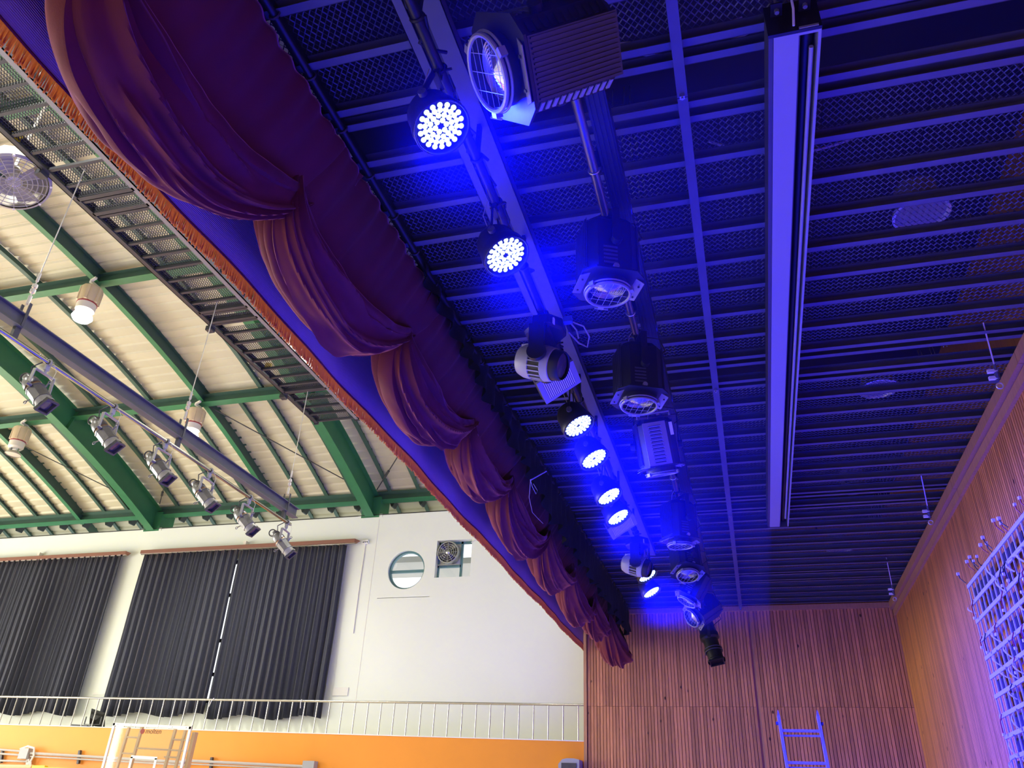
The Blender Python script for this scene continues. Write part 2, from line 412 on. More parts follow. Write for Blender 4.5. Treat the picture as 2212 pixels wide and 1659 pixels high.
MB().span((.440, y0-.02, 5.39), (.716, y0, 5.63)).build('end_cap', M['black'], sh)
MB().span((.600, y0-.025, 5.395), (.70, y0+.02, 5.41)).build('end_lip', M['screen'], sh)
for bx in (.50, .645):
    b = MB().cyl((bx, y0-.06, 5.54), (bx, y0-.06, 5.95), .006, n=8); b.cyl((bx, y0-.06, 5.51), (bx, y0-.06, 5.54), .013, n=6).build('hanger_bolt', M['galv'], sh)
    MB().span((bx-.03, y0-.1, 5.535), (bx+.03, y0, 5.545)).build('bolt_plate', M['black'], sh)
MB().tube([(.575, y0-.03, 5.42), (.585, y0-.06, 5.52), (.585, y0-.07, 5.62), (.57, y0-.06, 5.8)], .007, 6).build('power_cable', M['whiteplastic'], sh)
MB().span((.440, y1, 5.39), (.716, y1+.02, 5.6)).build('end_cap', M['darksteel'], sh)

# ------------------------------------------------------------------ lighting battens
XB = -1.31; ZB = 5.22
lb = thing('lighting_batten', 'long channel batten with black pipe carrying the blue lamps', 'lighting batten', (XB, 5, 5.4))
ye = 12.3
MB().span((-1.515, -1.9, 5.50), (-1.458, ye, 5.506)).span((-1.515, -1.9, 5.50), (-1.510, ye, 5.575)).build('left_flange', M['joist'], lb)
MB().span((-1.365, -1.9, 5.50), (-1.250, ye, 5.506)).span((-1.255, -1.9, 5.50), (-1.250, ye, 5.575)).build('right_flange', M['joist'], lb)
MB().span((-1.515, -1.9, 5.575), (-1.25, ye, 5.582)).build('web', M['black'], lb)
MB().cyl((XB, -1.9, ZB), (XB, ye-.1, ZB), .03, n=14).build('pipe', M['black'], lb)
for yy in (1.0, 2.3, 3.3, 4.4, 5.6, 6.5, 7.4, 8.9, 10.2, 11.9):
    MB().span((XB-.012, yy-.02, ZB), (XB+.012, yy+.02, 5.58)).torus((XB, yy, ZB), (0, 1, 0), .036, .009, 14, 5).build('pipe_hanger', M['black'], lb)
random.seed(3)
for yy in (2.1, 2.9, 3.35, 4.1, 5.2, 7.1):
    pth = [V((XB+.05*math.sin(i*1.7+yy), yy+i*.07, ZB+.06-.07*math.sin(i/7*PI)+.02*random.random())) for i in range(8)]
    MB().tube(pth, .011, 6).build('power_cable', M['blackwire'], lb)

XF = -.63; ZF = 5.25
fb = thing('spotlight_batten', 'second pipe batten with ribbed black cable trough carrying black spotlights', 'lighting batten', (XF, 5, 5.3))
MB().cyl((XF, 1.5, ZF), (XF, 15.3, ZF), .03, n=14).build('pipe', M['darkpipe'], fb)
b = MB().span((XF+.05, 1.5, ZF+.02), (XF+.17, 15.3, ZF+.12))
for k in range(4): b.span((XF+.056+k*.03, 1.5, ZF+.012), (XF+.068+k*.03, 15.3, ZF+.02))
b.build('cable_trough', M['black'], fb)
for yy in (2.2, 3.6, 5.2, 6.9, 8.6, 10.6, 12.6, 14.4):
    MB().span((XF-.01, yy-.02, ZF), (XF+.05, yy+.02, ZF+.15)).span((XF+.02, yy-.015, ZF+.12), (XF+.04, yy+.015, ZC)).build('pipe_hanger', M['black'], fb)
    MB().torus((XF, yy, ZF), (0, 1, 0), .034, .006, 14, 5).build('pipe_clip', M['galv'], fb)

# ------------------------------------------------------------------ LED par lamps
BEADS = []
for n_, r_ in ((6, .031), (12, .060), (18, .088), (18, .114)):
    for k in range(n_): BEADS.append((r_*math.cos(2*PI*k/n_+.2), r_*math.sin(2*PI*k/n_+.2)))
bead_v = MB().lathe([(.0152, .004), (.0142, -.004), (.008, -.010), (0, -.012)], n=10, close=False)
bead_m = bead_v.mesh('led_bead', M['ledglow'])
pl_ = ['nearest round LED par lamp glowing blue on the batten', 'second LED par lamp from the near end, glowing blue beside the first', 'third LED par lamp, first one past the striped panel light', 'fourth LED par lamp, second past the near striped panel light', 'fifth LED par lamp, glowing blue, in the middle of the row of four',
       'sixth LED par lamp, touching the far striped panel light', 'second to last LED par lamp on the batten, past the far moving head', 'last and farthest LED par lamp on the batten']
def clamp(mb, top, w=.05):
    mb.torus(top, (0, 1, 0), .038, .010, 16, 6); mb.box(V(top)+V((0, 0, -.045)), (.03, w, .05)); mb.cyl(V(top)+V((.04, 0, -.02)), V(top)+V((.075, 0, -.02)), .008, n=6)
    return mb
for i, p in enumerate(LED_POS):
    t = thing('led_par_lamp', pl_[i], 'stage light', p, 'blue LED par lamps on the batten'); R = aimrot(LED_AIM)
    MB().lathe([(.143, .0), (.145, -.02), (.150, -.02), (.153, .0), (.150, .045), (.140, .06), (.128, .16), (.10, .21), (.06, .225), (0, .225)], p, R, 28, close=False).build('housing', M['black'], t)
    MB().torus(p+LED_AIM*.022, LED_AIM, .149, .006, 32, 6).build('front_rim', M['black'], t)
    MB().lathe([(0, -.001), (.140, -.001)], p, R, 28, close=False).build('lens_plate', M['black'], t)
    if i < 2:
        for (bx, by) in BEADS:
            o = inst(bead_m, 'led_bead', t, p+R @ V((bx, by, -.002)), R.to_euler())
    else:
        mb = MB()
        for (bx, by) in BEADS: mb.add([p+R @ V((v[0]+bx, v[1]+by, v[2]-.002)) for v in bead_v.v], bead_v.f)
        stuff(mb.build('led_beads', M['ledglow'], t))
    piv = p-LED_AIM*.10; top = V((XB, piv.y, ZB))
    for s_ in (-1, 1):
        y_ = piv.y+s_*.165
        mb = MB().beam((piv.x, y_, piv.z), (top.x, y_*.35+top.y*.65, top.z-.1), .035, .006, (1, 0, 0)); arm = mb.build('bracket_arm', M['black'], t)
        MB().cyl((piv.x, y_-.012, piv.z), (piv.x, y_+.012, piv.z), .024, n=12).build('tilt_knob', M['darksteel'], arm)
    MB().beam((top.x, piv.y-.06, top.z-.1), (top.x, piv.y+.06, top.z-.1), .035, .006).build('bracket_top', M['black'], t)
    clamp(MB(), top).build('hook_clamp', M['black'], t)
    MB().tube([top+V((.05, .03, -.03)), top+V((.09, .04, -.14)), top+V((.06, .10, -.22)), piv+V((-.02, .08, .13))], .006, 6).build('power_cable', M['blackwire'], t)
    MB().tube([top+V((-.06, 0, .02)), top+V((-.09, .02, -.08)), top+V((-.06, .06, -.17)), piv+V((-.05, .06, .12))], .003, 5).build('safety_cable', M['wire'], t)

# ------------------------------------------------------------------ moving heads and striped panel lights on the LED batten
def moving_head(y, q, k):
    base = V((XB+.02, y, 5.06)); t = thing('moving_head_light', 'silver moving head stage light under the batten, %s' % q, 'stage light', base, 'moving head lights')
    MB().lathe([(.03, .06), (.16, .055), (.17, .03), (.17, -.03), (.15, -.05), (0, -.05)], base, None, 8, PI/8).build('base', M['black'], t)
    MB().box(base+V((.10, -.10, -.01)), (.012, .09, .05)).build('base_label', M['whiteplastic'], t)
    clamp(MB(), V((XB, y, ZB))).build('hook_clamp', M['black'], t)
    MB().box(base+V((0, 0, .08)), (.05, .3, .02)).build('mount_bracket', M['black'], t)
    hc = base+V((-.02, 0, -.30)); ax = V((.93, -.12, -.34)).normalized(); R = aimrot(ax)
    MB().box(base+V((0, 0, -.08)), (.12, .33, .06)).build('yoke_bridge', M['black'], t)
    for s_ in (-1, 1):
        MB().lathe([(.075, -.02), (.075, .02)], hc+V((0, s_*.175, 0)), Matrix.Rotation(PI/2, 3, 'X'), 16).box(hc+V((0, s_*.175, .13)), (.12, .038, .24)).build('yoke_arm', M['black'], t)
    MB().lathe([(0, .21), (.07, .205), (.115, .18), (.135, .13), (.14, .06), (.135, .055)], hc, R, 28).build('rear_cover', M['greylight'], t)
    MB().lathe([(.132, .058), (.132, -.045)], hc, R, 28).build('vent_core', M['black'], t)
    mb = MB()
    for j in range(22):
        a = 2*PI*j/22; c_ = V((math.cos(a)*.136, math.sin(a)*.136, .006)); mb.box(hc+R @ c_, (.012, .010, .105), R @ Matrix.Rotation(a, 3, 'Z'))
    mb.build('vent_fins', M['greylight'], t)
    MB().lathe([(.137, -.045), (.14, -.05), (.132, -.11), (.125, -.115)], hc, R, 28, close=False).build('front_cover', M['greylight'], t)
    MB().lathe([(.122, -.11), (.118, -.17), (.105, -.19), (.10, -.18)], hc, R, 28, close=False).build('lens_barrel', M['black'], t)
    MB().lathe([(0, -.178), (.06, -.175), (.10, -.165)], hc, R, 24, close=False).build('lens', M['lensdark'], t)
    MB().box(hc+V((-.10, -.06, .13)), (.09, .05, .02)).build('white_sticker', M['whiteplastic'], t)
    if k == 0:
        MB().box(base+V((.19, -.03, .05)), (.07, .05, .05)).build('power_plug', M['bluecase'], t)
        MB().tube([base+V((.22, 0, .05)), base+V((.30, .05, .03)), base+V((.33, .13, -.02)), base+V((.30, .2, -.07)), base+V((.24, .16, -.05)), base+V((.18, .05, -.01))], .007, 6).build('power_cable', M['greylight'], t)
        MB().tube([base+V((.21, -.02, .03)), base+V((.25, .02, -.02)), base+V((.26, .05, -.08))], .007, 6).build('power_cable', M['greylight'], t)
moving_head(PZ(1157, 730, 5.0).y, 'nearest of the two', 0)
moving_head(PZ(1358, 1185, 5.0).y, 'farther one, below the last striped panel light', 1)
def panel_light(cpx, q, px_=-1.27, h=.175):
    c = PX(*cpx, px_); R = Matrix.Rotation(-math.radians(32), 3, 'Y'); t = thing('striped_panel_light', 'square panel stage light with pale ribbed lens, %s' % q, 'stage light', c, 'striped panel lights')
    MB().box(c+R @ V((0, 0, .05)), (2*h, 2*h, .09), R).build('housing', M['darksteel'], t)
    for (dx, dy, sx, sy) in ((-h+.022, 0, .044, 2*h), (h-.022, 0, .044, 2*h), (0, -h+.02, 2*h-.088, .04), (0, h-.02, 2*h-.088, .04)):
        MB().box(c+R @ V((dx, dy, -.004)), (sx, sy, .018), R).build('frame_side', M['screen'], t)
    rm = MB().box((0, 0, 0), (.0095, 2*h-.08, .014)).mesh('lens_rib', M['whiteplastic'])
    for k in range(16): inst(rm, 'lens_rib', t, c+R @ V((-h+.052+k*(2*h-.104)/15, 0, -.004)), R.to_euler())
    MB().box(c+R @ V((0, 0, .001)), (2*h-.08, 2*h-.08, .006), R).build('lens_back', M['darksteel'], t)
    top = V((XB, c.y, ZB))
    for s_ in (-1, 1): MB().beam(c+R @ V((0, s_*(h+.01), .06)), (top.x, c.y+s_*.10, top.z-.08), .03, .006, (1, 0, 0)).build('bracket_arm', M['black'], t)
    MB().box((top.x, c.y, top.z-.08), (.035, .22, .008)).build('bracket_top', M['black'], t)
    clamp(MB(), top).build('hook_clamp', M['black'], t)
    MB().tube([c+R @ V((.05, h, .05)), c+R @ V((.08, h+.04, .09)), c+R @ V((.03, h+.07, .06)), c+R @ V((-.02, h+.05, .08))], .005, 5).build('safety_cable', M['wire'], t)
panel_light((1207, 825), 'the near one beside the moving head')
panel_light((1345, 1137), 'the far one beside the sixth par lamp', -1.33, .182)

# ------------------------------------------------------------------ black spotlights on the second batten
def img_aim(px, dx, dy, w):
    r = ray(*px).normalized(); X = V(RC[0]); Y = V(RC[1]); X = (X-r*X.dot(r)).normalized(); Y = (Y-r*Y.dot(r)-X*Y.dot(X)).normalized()
    return (X*dx+Y*dy-r*w).normalized()
def spot_yoke(t, p, side, w, top, m='black'):
    sd = V(side); up = V((0, 0, 1)); hgt = min(.30, max(.2, top.z-p.z-.10))
    bar = V((p.x, p.y, p.z+hgt))
    for s_ in (-1, 1):
        arm = MB().beam(p+sd*s_*w, bar+sd*s_*w, .05, .008, sd).build('yoke_arm', M[m], t)
        MB().cyl(p+sd*s_*(w-.01), p+sd*s_*(w+.035), .035, n=14).build('tilt_knob', M[m], arm)
    MB().beam(bar-sd*w, bar+sd*w, .05, .008).build('yoke_bar', M[m], t)
    MB().cyl(bar, (bar.x*.2+top.x*.8, bar.y, top.z-.04), .014, n=8).build('spigot', M['darksteel'], t)
    clamp(MB(), V((top.x, bar.y, top.z))).build('hook_clamp', M['black'], t)
    MB().tube([V((top.x+.02, bar.y+.05, top.z)), V((top.x+.18, bar.y+.1, top.z-.02)), V((top.x+.22, bar.y+.14, top.z-.12)), V((top.x+.1, bar.y+.12, top.z-.22)), V((p.x+.06, p.y+.1, p.z+.16))], .008, 6).build('power_cable', M['blackwire'], t)
    MB().tube([V((top.x, bar.y-.05, top.z+.03)), V((top.x-.05, bar.y-.08, top.z-.08)), V((p.x-.08, p.y-.05, p.z+.1)), V((p.x-.1, p.y, p.z+.16))], .003, 5).build('safety_cable', M['wire'], t)
    MB().box(V((top.x+.13, bar.y+.02, top.z+.05)), (.09, .05, .05)).build('power_plug', M['bluecase'], t)
def fresnel(px, aim, label, side=(0, 1, 0), sc=1.0, vent=False, yoke=None):
    p = PX(*px, XF-.0); aim = V(aim).normalized(); R = aimrot(aim, side)
    t = thing('spotlight', label, 'spotlight', p, 'black spotlights on the second batten')
    def L(x, y, z): return p+R @ V((x*sc, y*sc, z*sc))
    oct_ = [(-.17, -.11), (-.11, -.17), (.11, -.17), (.17, -.11), (.17, .11), (.11, .17), (-.11, .17), (-.17, .11)]
    body = 'plate' if vent else 'black'
    z0, z1 = -.20, .24
    mb = MB(); vs = [L(a, b, z0) for a, b in oct_]+[L(a, b, z1-.05) for a, b in oct_]+[L(a*.8, b*.8, z1) for a, b in oct_]
    mb.add(vs, [(k, (k+1) % 8, 8+(k+1) % 8, 8+k) for k in range(8)]+[(8+k, 8+(k+1) % 8, 16+(k+1) % 8, 16+k) for k in range(8)]+[tuple(range(16, 24)), tuple(range(7, -1, -1))])
    mb.build('housing', M['black'], t, smooth=False)
    fm = MB().box((0, 0, 0), (.010*sc, .006*sc, .38*sc)).mesh('cooling_fin', M['fin'], False)
    for s_ in (-1, 1):
        sp = MB().box(L(s_*.170, 0, .02), (.004*sc, .235*sc, .40*sc), R).build('side_panel', M['fin'], t)
        for k in range(13): inst(fm, 'cooling_fin', sp, L(s_*.175, -.108+k*.018, .02), R.to_euler())
    if vent:
        lp = MB().box(L(-.02, -.176, .0), (.21*sc, .012*sc, .40*sc), R).build('louvre_panel', M['plate'], t)
        lv = MB().box((0, 0, 0), (.115*sc, .016*sc, .009*sc)).mesh('louvre', M['plate'])
        for k in range(11): inst(lv, 'louvre', lp, L(-.02, -.186, -.16+k*.032), (R @ Matrix.Rotation(.5, 3, 'X')).to_euler())
        sl = MB().box((0, 0, 0), (.10*sc, .004*sc, .012*sc)).mesh('louvre_gap', M['ink'])
        for k in range(11): inst(sl, 'louvre_gap', lp, L(-.02, -.183, -.172+k*.032), R.to_euler())
        MB().box(L(.135, -.165, .12), (.03*sc, .012*sc, .12*sc), R).build('label_strip', M['paper'], t)
        MB().tube([L(-.15, -.12, .25), L(-.15, -.12, .29), L(.15, -.12, .29), L(.15, -.12, .25)], .012, 6).build('carry_handle', M['plate'], t)
    else:
        for s_ in (-1, 1):
            for k in range(5): MB().box(L(-.03+.0*k, s_*.173, -.15+k*.03), (.09*sc, .008*sc, .011*sc), R).build('vent_louvre', M['darksteel'], t)
            if sc > 1.1:
                for k in range(22): MB().box(L((-.143, .143)[k % 2], s_*.143, -.15+(k//2)*.032), (.05*sc, .006*sc, .016*sc), R @ Matrix.Rotation((-s_, s_)[k % 2]*-PI/4, 3, 'Z')).build('vent_slot', M['screen'] if s_ > 0 else M['black'], t)
    o2 = [(a*1.18, b*1.18) for a, b in oct_]
    mb = MB(); vs = [L(a, b, z0-.012) for a, b in o2]+[L(a, b, z0) for a, b in o2]
    mb.add(vs, [(k, (k+1) % 8, 8+(k+1) % 8, 8+k) for k in range(8)]+[tuple(range(8)), tuple(range(15, 7, -1))]); fp = mb.build('front_plate', M['black'], t, smooth=False)
    for s_ in (-1, 1):
        mb = MB(); mb.add([L(s_*.15, -.12, z0-.012), L(s_*.21, -.10, z0-.03), L(s_*.21, .10, z0-.03), L(s_*.15, .12, z0-.012), L(s_*.15, -.12, z0-.008), L(s_*.21, -.10, z0-.026), L(s_*.21, .10, z0-.026), L(s_*.15, .12, z0-.008)], [(0, 1, 2, 3), (7, 6, 5, 4), (0, 4, 5, 1), (1, 5, 6, 2), (2, 6, 7, 3)])
        sf = mb.build('side_flap', M['plate'], t, smooth=False)
        for q in (-1, 1): MB().cyl(L(s_*.185, q*.06, z0-.028), L(s_*.185, q*.06, z0-.034), .007*sc, n=8).build('bolt', M['black'], sf)
    MB().lathe([(.138*sc, (z0-.012)*sc), (.138*sc, (z0-.075)*sc), (.128*sc, (z0-.075)*sc), (.122*sc, (z0-.02)*sc)], p, R, 30, close=False).build('lens_barrel', M['black'], t)
    MB().torus(L(0, 0, z0-.078), aim, .140*sc, .010*sc, 34, 8).torus(L(0, 0, z0-.06), aim, .150*sc, .006*sc, 34, 6).build('lens_ring', M['plate'], t); lr = LAST[0]
    prof = [(0, -.05)]
    for k in range(1, 9): prof += [(.0145*k-.001, -.05+.0032*k), (.0145*k, -.053+.0032*k)]
    MB().lathe([(r*sc, (z0-.006+z)*sc) for r, z in prof], p, R, 30, close=False).build('fresnel_lens', M['lens'], t)
    for k in range(-2, 3):
        h = math.sqrt(.138**2-(k*.045)**2)
        MB().tube([L(k*.045, -h, z0-.076), L(k*.045, h, z0-.076)], .0016, 4).build('guard_wire', M['greylight'], lr)
        if abs(k) < 2: MB().tube([L(-h, k*.07, z0-.076), L(h, k*.07, z0-.076)], .0016, 4).build('guard_wire', M['greylight'], lr)
    for a in (PI*.5, PI*1.18, PI*1.82):
        c_ = L(.156*math.cos(a), .156*math.sin(a), z0-.07); MB().box(c_, (.02*sc, .035*sc, .03*sc), R @ Matrix.Rotation(a, 3, 'Z')).build('filter_clip', M['plate'], t)
    c_ = L(.05, .165, z0-.08); MB().beam(c_, c_+R @ V((-.09*sc, .004, 0)), .006, .01).build('latch', M['galv'], t)
    if not vent: MB().cyl(L(0, -.168, z0+.02), L(0, -.19, z0+.02), .02*sc, n=14).build('focus_knob', M['galv'], t)
    spot_yoke(t, p, V(yoke or side), .205*sc, V((XF, p.y, ZF)))
    return t
fresnel((1185, 118), img_aim((1172, 115), -.83, .24, .50), 'largest and nearest black spotlight at the top, lens turned to the left', side=(0, .9, -.42), sc=1.22, yoke=(0, 1, 0))
fresnel((1311, 560), (0, .05, -1), 'second black spotlight from the near end, lens facing straight down, directly below the large one', side=(-.45, .89, 0))
fresnel((1378, 812), (0, 0, -1), 'third black spotlight from the near end, facing down with blue lit fins', side=(-.40, .92, 0))
fresnel((1418, 962), (.10, .34, -.9), 'grey fronted spotlight with a column of louvres on its side', vent=True, side=(-.2, .98, 0), yoke=(1, 0, 0))
fresnel((1466, 1130), (0, .06, -1), 'fifth spotlight from the near end with bright blue ribbed side, above the tilted ones', side=(-.62, .79, 0))
fresnel((1481, 1208), img_aim((1481, 1208), .08, .8, .6), 'sixth spotlight from the near end, short blue side and large glass lens', side=(-.55, .83, 0), sc=.92)
fresnel((1500, 1268), img_aim((1497, 1272), -.45, .78, .30), 'black spotlight tipped to the lower left with its lens ring edge on', sc=.92)
fresnel((1520, 1318), img_aim((1522, 1322), -.72, .45, .53), 'eighth spotlight from the near end, with bright round lens facing left before the wooden wall', sc=1.06)
# last: an ellipsoidal spotlight
p = PX(1533, 1378, XF); aim = img_aim((1533, 1378), .2, .85, .42); R = aimrot(aim)
t = thing('ellipsoidal_spotlight', 'long black ellipsoidal spotlight, last on the second batten, in front of the wooden end wall', 'spotlight', p)
MB().lathe([(0, .40), (.11, .38), (.14, .30), (.15, .1), (.17, .06), (.17, -.02), (.135, -.05), (.13, -.20), (.15, -.22), (.15, -.26), (.135, -.27), (.135, -.40), (.155, -.42), (.155, -.45)], p, R, 20, close=False).build('barrel', M['black'], t)
MB().lathe([(0, -.425), (.08, -.43), (.14, -.42)], p, R, 20, close=False).build('lens', M['lens'], t)
for z in (-.22, -.27): MB().torus(p+R @ V((0, 0, z)), aim, .155, .008, 24, 6).build('band', M['darksteel'], t)
MB().lathe([(.18, -.44), (.18, -.47), (.15, -.47), (.15, -.44)], p, R, 4, PI/4).build('colour_frame', M['black'], t)
spot_yoke(t, p, V((0, 1, 0)), .19, V((XF, p.y, ZF)))

# ------------------------------------------------------------------ violet valance with fringe, seen from behind
va = thing('valance', 'violet ribbed valance across the stage opening with rust gold fringe', 'valance', (XP, 7, 4.9))
ZV = 4.90
rows = []
for i in range(181):
    y = -1.6+i*(YE-.1+1.6)/180
    rows.append([(XP+.012*math.sin(y*2.1)+.006*math.sin(y*5.7)+.02*(k/5)*math.sin(y*.9), y, ZV+k*.26) for k in range(6)])
vo = MB().grid(rows).build('cloth', M['valance'], va); md = vo.modifiers.new('thickness', 'SOLIDIFY'); md.thickness = .006
MB().tube([V((XP+.012*math.sin(y*2.1)+.006*math.sin(y*5.7), y, ZV)) for y in [(-1.6+i*.12) for i in range(147)]], .009, 6).build('braid', M['velvet'], va)
random.seed(11); mb = MB(); y = -1.6
while y < YE-.12:
    xx = XP+.012*math.sin(y*2.1)+.006*math.sin(y*5.7); ln = .115+random.uniform(-.014, .014); sw = random.uniform(-.008, .008); w = .0042
    a = V((xx, y, ZV)); m1 = V((xx+random.uniform(-.004, .004), y+sw*.4, ZV-ln*.55)); b = V((xx+random.uniform(-.008, .008), y+sw, ZV-ln))
    vs = []
    for q, ww in ((a, w*.8), (m1, w), (b, w*1.3)): vs += [q+V((ww, 0, 0)), q+V((-ww*.5, ww*.87, 0)), q+V((-ww*.5, -ww*.87, 0))]
    mb.add(vs, [(0, 1, 4, 3), (1, 2, 5, 4), (2, 0, 3, 5), (3, 4, 7, 6), (4, 5, 8, 7), (5, 3, 6, 8), (6, 7, 8)])
    y += .0062
stuff(mb.build('fringe', M['fringe'], va))

# ------------------------------------------------------------------ the swagged maroon stage curtain
sc_ = thing('stage_curtain', 'maroon velvet stage curtain gathered up in a row of heavy swags', 'curtain', (-2.6, 7, 5.5))
ZT = 5.55; XT = -2.27
def nz(x, y, z): return noise.noise(V((x, y, z)))
def swag(y0, y1, D, lip, xo, xl, seed, folds=5, amp=.05, pk=.55, tilt=0, ztop=ZT):
    nu, nv = 100, 150; a = math.log(.5)/math.log(pk); rows = []
    Ly = y1-y0; rg = random.Random(int(seed*100)); RG = []
    for k in range(folds*2+2):
        ua = rg.choice((-.2, -.2, -.2, .15, .35)); ub = rg.choice((1.3, 1.3, 1.3, .8, .65))
        RG.append(((k+.5+rg.uniform(-.4, .4))/(folds*2+2), rg.uniform(-.16, .10), rg.uniform(.04, .12), rg.uniform(.016, .034), amp*rg.uniform(.45, 1.35), ua, ub))
    for i in range(nu+1):
        u = i/nu; s = math.sin(PI*min(1, max(0, u**a)))**(.26 if u < pk else .75) if 0 < u < 1 else 0
        y = y0+Ly*u
        gx = XT-.22
        xlip = gx*(1-s)+xl*s; xout = gx*(1-s)+xo*s
        zl = ztop-.12-lip*s; zb = ztop-.2-D*s
        zt = ztop-.05
        c1 = V((xlip+.05*s+.03, 0, zb-.10*s)); c2 = V((xout-.02*s, 0, zb-.30*s)); P0 = V((xlip, 0, zl)); P3 = V((xout, 0, zt-.06*s))
        row = []
        for j in range(nv+1):
            t = j/nv
            p = P0*(1-t)**3+c1*3*t*(1-t)**2+c2*3*t*t*(1-t)+P3*t**3
            dp = (c1-P0)*3*(1-t)**2+(c2-c1)*6*t*(1-t)+(P3-c2)*3*t*t
            n = V((dp.z, 0, -dp.x)); n = n.normalized() if n.length > 1e-6 else V((0, 0, -1))
            if n.z > 0 and t < .5: n = -n
            e = min(1, 5*t+.10)*min(1, (1-t)*5+.2); d = 0
            for (t0, sl, cv, wd, hh, ua, ub) in RG:
                tk = t0+sl*(u-.5)+cv*nz(u*1.6, t0*9, seed); x_ = abs(t-tk)/wd
                if x_ < 4:
                    f_ = min(1, max(0, (u-ua)/.12))*min(1, max(0, (ub-u)/.12)); f_ = f_*f_*(3-2*f_)
                    d += hh*f_*(math.exp(-x_*1.6) if x_ > .15 else math.exp(-.24)+.02*(.15-x_)/.15)
            d = (d-.03)*e*(.30+.70*s) + s*(.055*nz(u*2.2, t*2.4, seed*5.1)+.022*nz(u*6+t*3, t*5, seed*2.2)+.008*nz(u*15, t*13, seed))
            q = p+n*d
            yy = y+.10*Ly*(t-.3)*tilt*(1-s)+.03*nz(u*3, t*3, seed+2)-(.10*(1-u)*(t**1.2)*Ly*.6)
            row.append((q.x, yy, q.z))
        rows.append(row)
    mb = MB().grid(rows)
    rows = []
    for i in range(nu+1):                                   # inner back panel hanging from the batten into the bag
        u = i/nu; s = math.sin(PI*min(1, max(0, u**a)))**(.26 if u < pk else .75) if 0 < u < 1 else 0
        y = y0-.05+(Ly+.1)*u; row = []
        xin = (XT-.15)*(1-s)+(xl*.25+xo*.75)*s; zi = ztop-.15-(lip*.45+D*.5)*s
        for j in range(31):
            t = j/30
            xx = XT+(xin-XT)*t**1.4; z = ztop+(zi-ztop)*t
            f = math.sin(2*PI*(u*Ly*2.4+.8*nz(u*2, seed, 0)))*.030*(.3+t)+.05*t*nz(u*3, t*2, seed+7)+.012*math.sin(2*PI*(u*Ly*6.1+seed))*(1-t)
            row.append((xx-f*.9, y+.02*nz(t*2, u*4, seed), z-.25*abs(f)))
        rows.append(row)
    mb.grid(rows)
    o = mb.build('swag', M['velvet'], sc_, fix=False)
    md = o.modifiers.new('thickness', 'SOLIDIFY'); md.thickness = .010; md.offset = 0
    return o
swag(-.75, 1.45, .9, .58, -2.92, -2.42, 1.9, folds=6, amp=.08, pk=.43)
swag(1.52, 3.52, 1.00, .60, -2.94, -2.42, 1.3, folds=6, amp=.085, pk=.38)
swag(3.16, 5.20, .84, .56, -2.92, -2.40, 2.6, folds=5, amp=.08, pk=.43)
swag(5.00, 6.95, .70, .48, -2.90, -2.40, 3.1, folds=5, amp=.08, pk=.43)
swag(6.72, 8.35, .66, .50, -2.90, -2.38, 4.9, folds=5, amp=.072, pk=.43)
swag(8.15, 10.2, .80, .60, -2.90, -2.38, 5.2, folds=5, amp=.072, pk=.43)
swag(10.0, 11.95, .74, .55, -2.88, -2.36, 6.4, folds=5, amp=.072, pk=.43)
swag(11.6, 13.5, .88, .66, -2.86, -2.34, 7.7, folds=5, amp=.072, pk=.43)
swag(13.2, 14.7, .80, .60, -2.82, -2.30, 8.1, folds=5, amp=.072, pk=.43)
swag(14.4, 15.85, 1.05, .85, -2.75, -2.10, 9.3, folds=5, amp=.072, pk=.43)
bt = thing('curtain_batten', 'black pipe batten along which the maroon curtain is tied up', 'batten', (XT+.04, 7, ZT+.05))
MB().cyl((XT+.04, -1.9, ZT+.03), (XT+.04, 15.9, ZT+.03), .024, n=12).build('pipe', M['black'], bt)
MB().span((XT-.02, -1.9, ZT+.06), (XT+.05, 15.9, ZT+.10)).build('track', M['black'], bt)
for i in range(36):
    yy = .6+i*.43
    MB().torus((XT+.04, yy, ZT+.03), (0, 1, 0), .032, .007, 12, 5).span((XT+.03, yy-.012, ZT+.03), (XT+.05, yy+.012, ZT+.1)).build('pipe_clip', M['darksteel'], bt)
rows = []
for i in range(361):
    y = 4.6+i*(15.9-4.6)/360; g = min(1, (y-4.6)/5)
    rows.append([(XT+.05+(.025+.02*(k/5))*math.sin(y*23+1.5*math.sin(y*3.1)+k*.2)+.03*nz(y*2, k*.5, 3), y, ZT+.035-(k/5)*(.12+.42*g+.07*g*math.sin(y*7)+.10*nz(y*1.5, 0, 5))) for k in range(6)])
bo = MB().grid(rows).build('black_border', M['blackfab'], None); tag(bo, 'black gathered border cloth hanging beside the maroon curtain along its batten', 'border cloth')
hk = thing('hook_rod', 'short pale hook rod with a loop of cord stuck out of the curtain', 'rod', PX(1180, 1017, -2.05))
a = PX(1146, 1037, -2.15); b = PX(1180, 1018, -2.05)
MB().cyl(a, b, .008, n=8).build('rod', M['whiteplastic'], hk)
MB().tube([a, PX(1150, 1052, -2.15), PX(1158, 1067, -2.15), PX(1161, 1060, -2.15), PX(1152, 1045, -2.15)], .003, 5).build('cord_loop', M['wire'], hk)
MB().tube([a, PX(1143, 1075, -2.25), PX(1150, 1107, -2.3), PX(1162, 1120, -2.3), PX(1173, 1131, -2.3)], .004, 5).build('cord', M['wire'], hk)

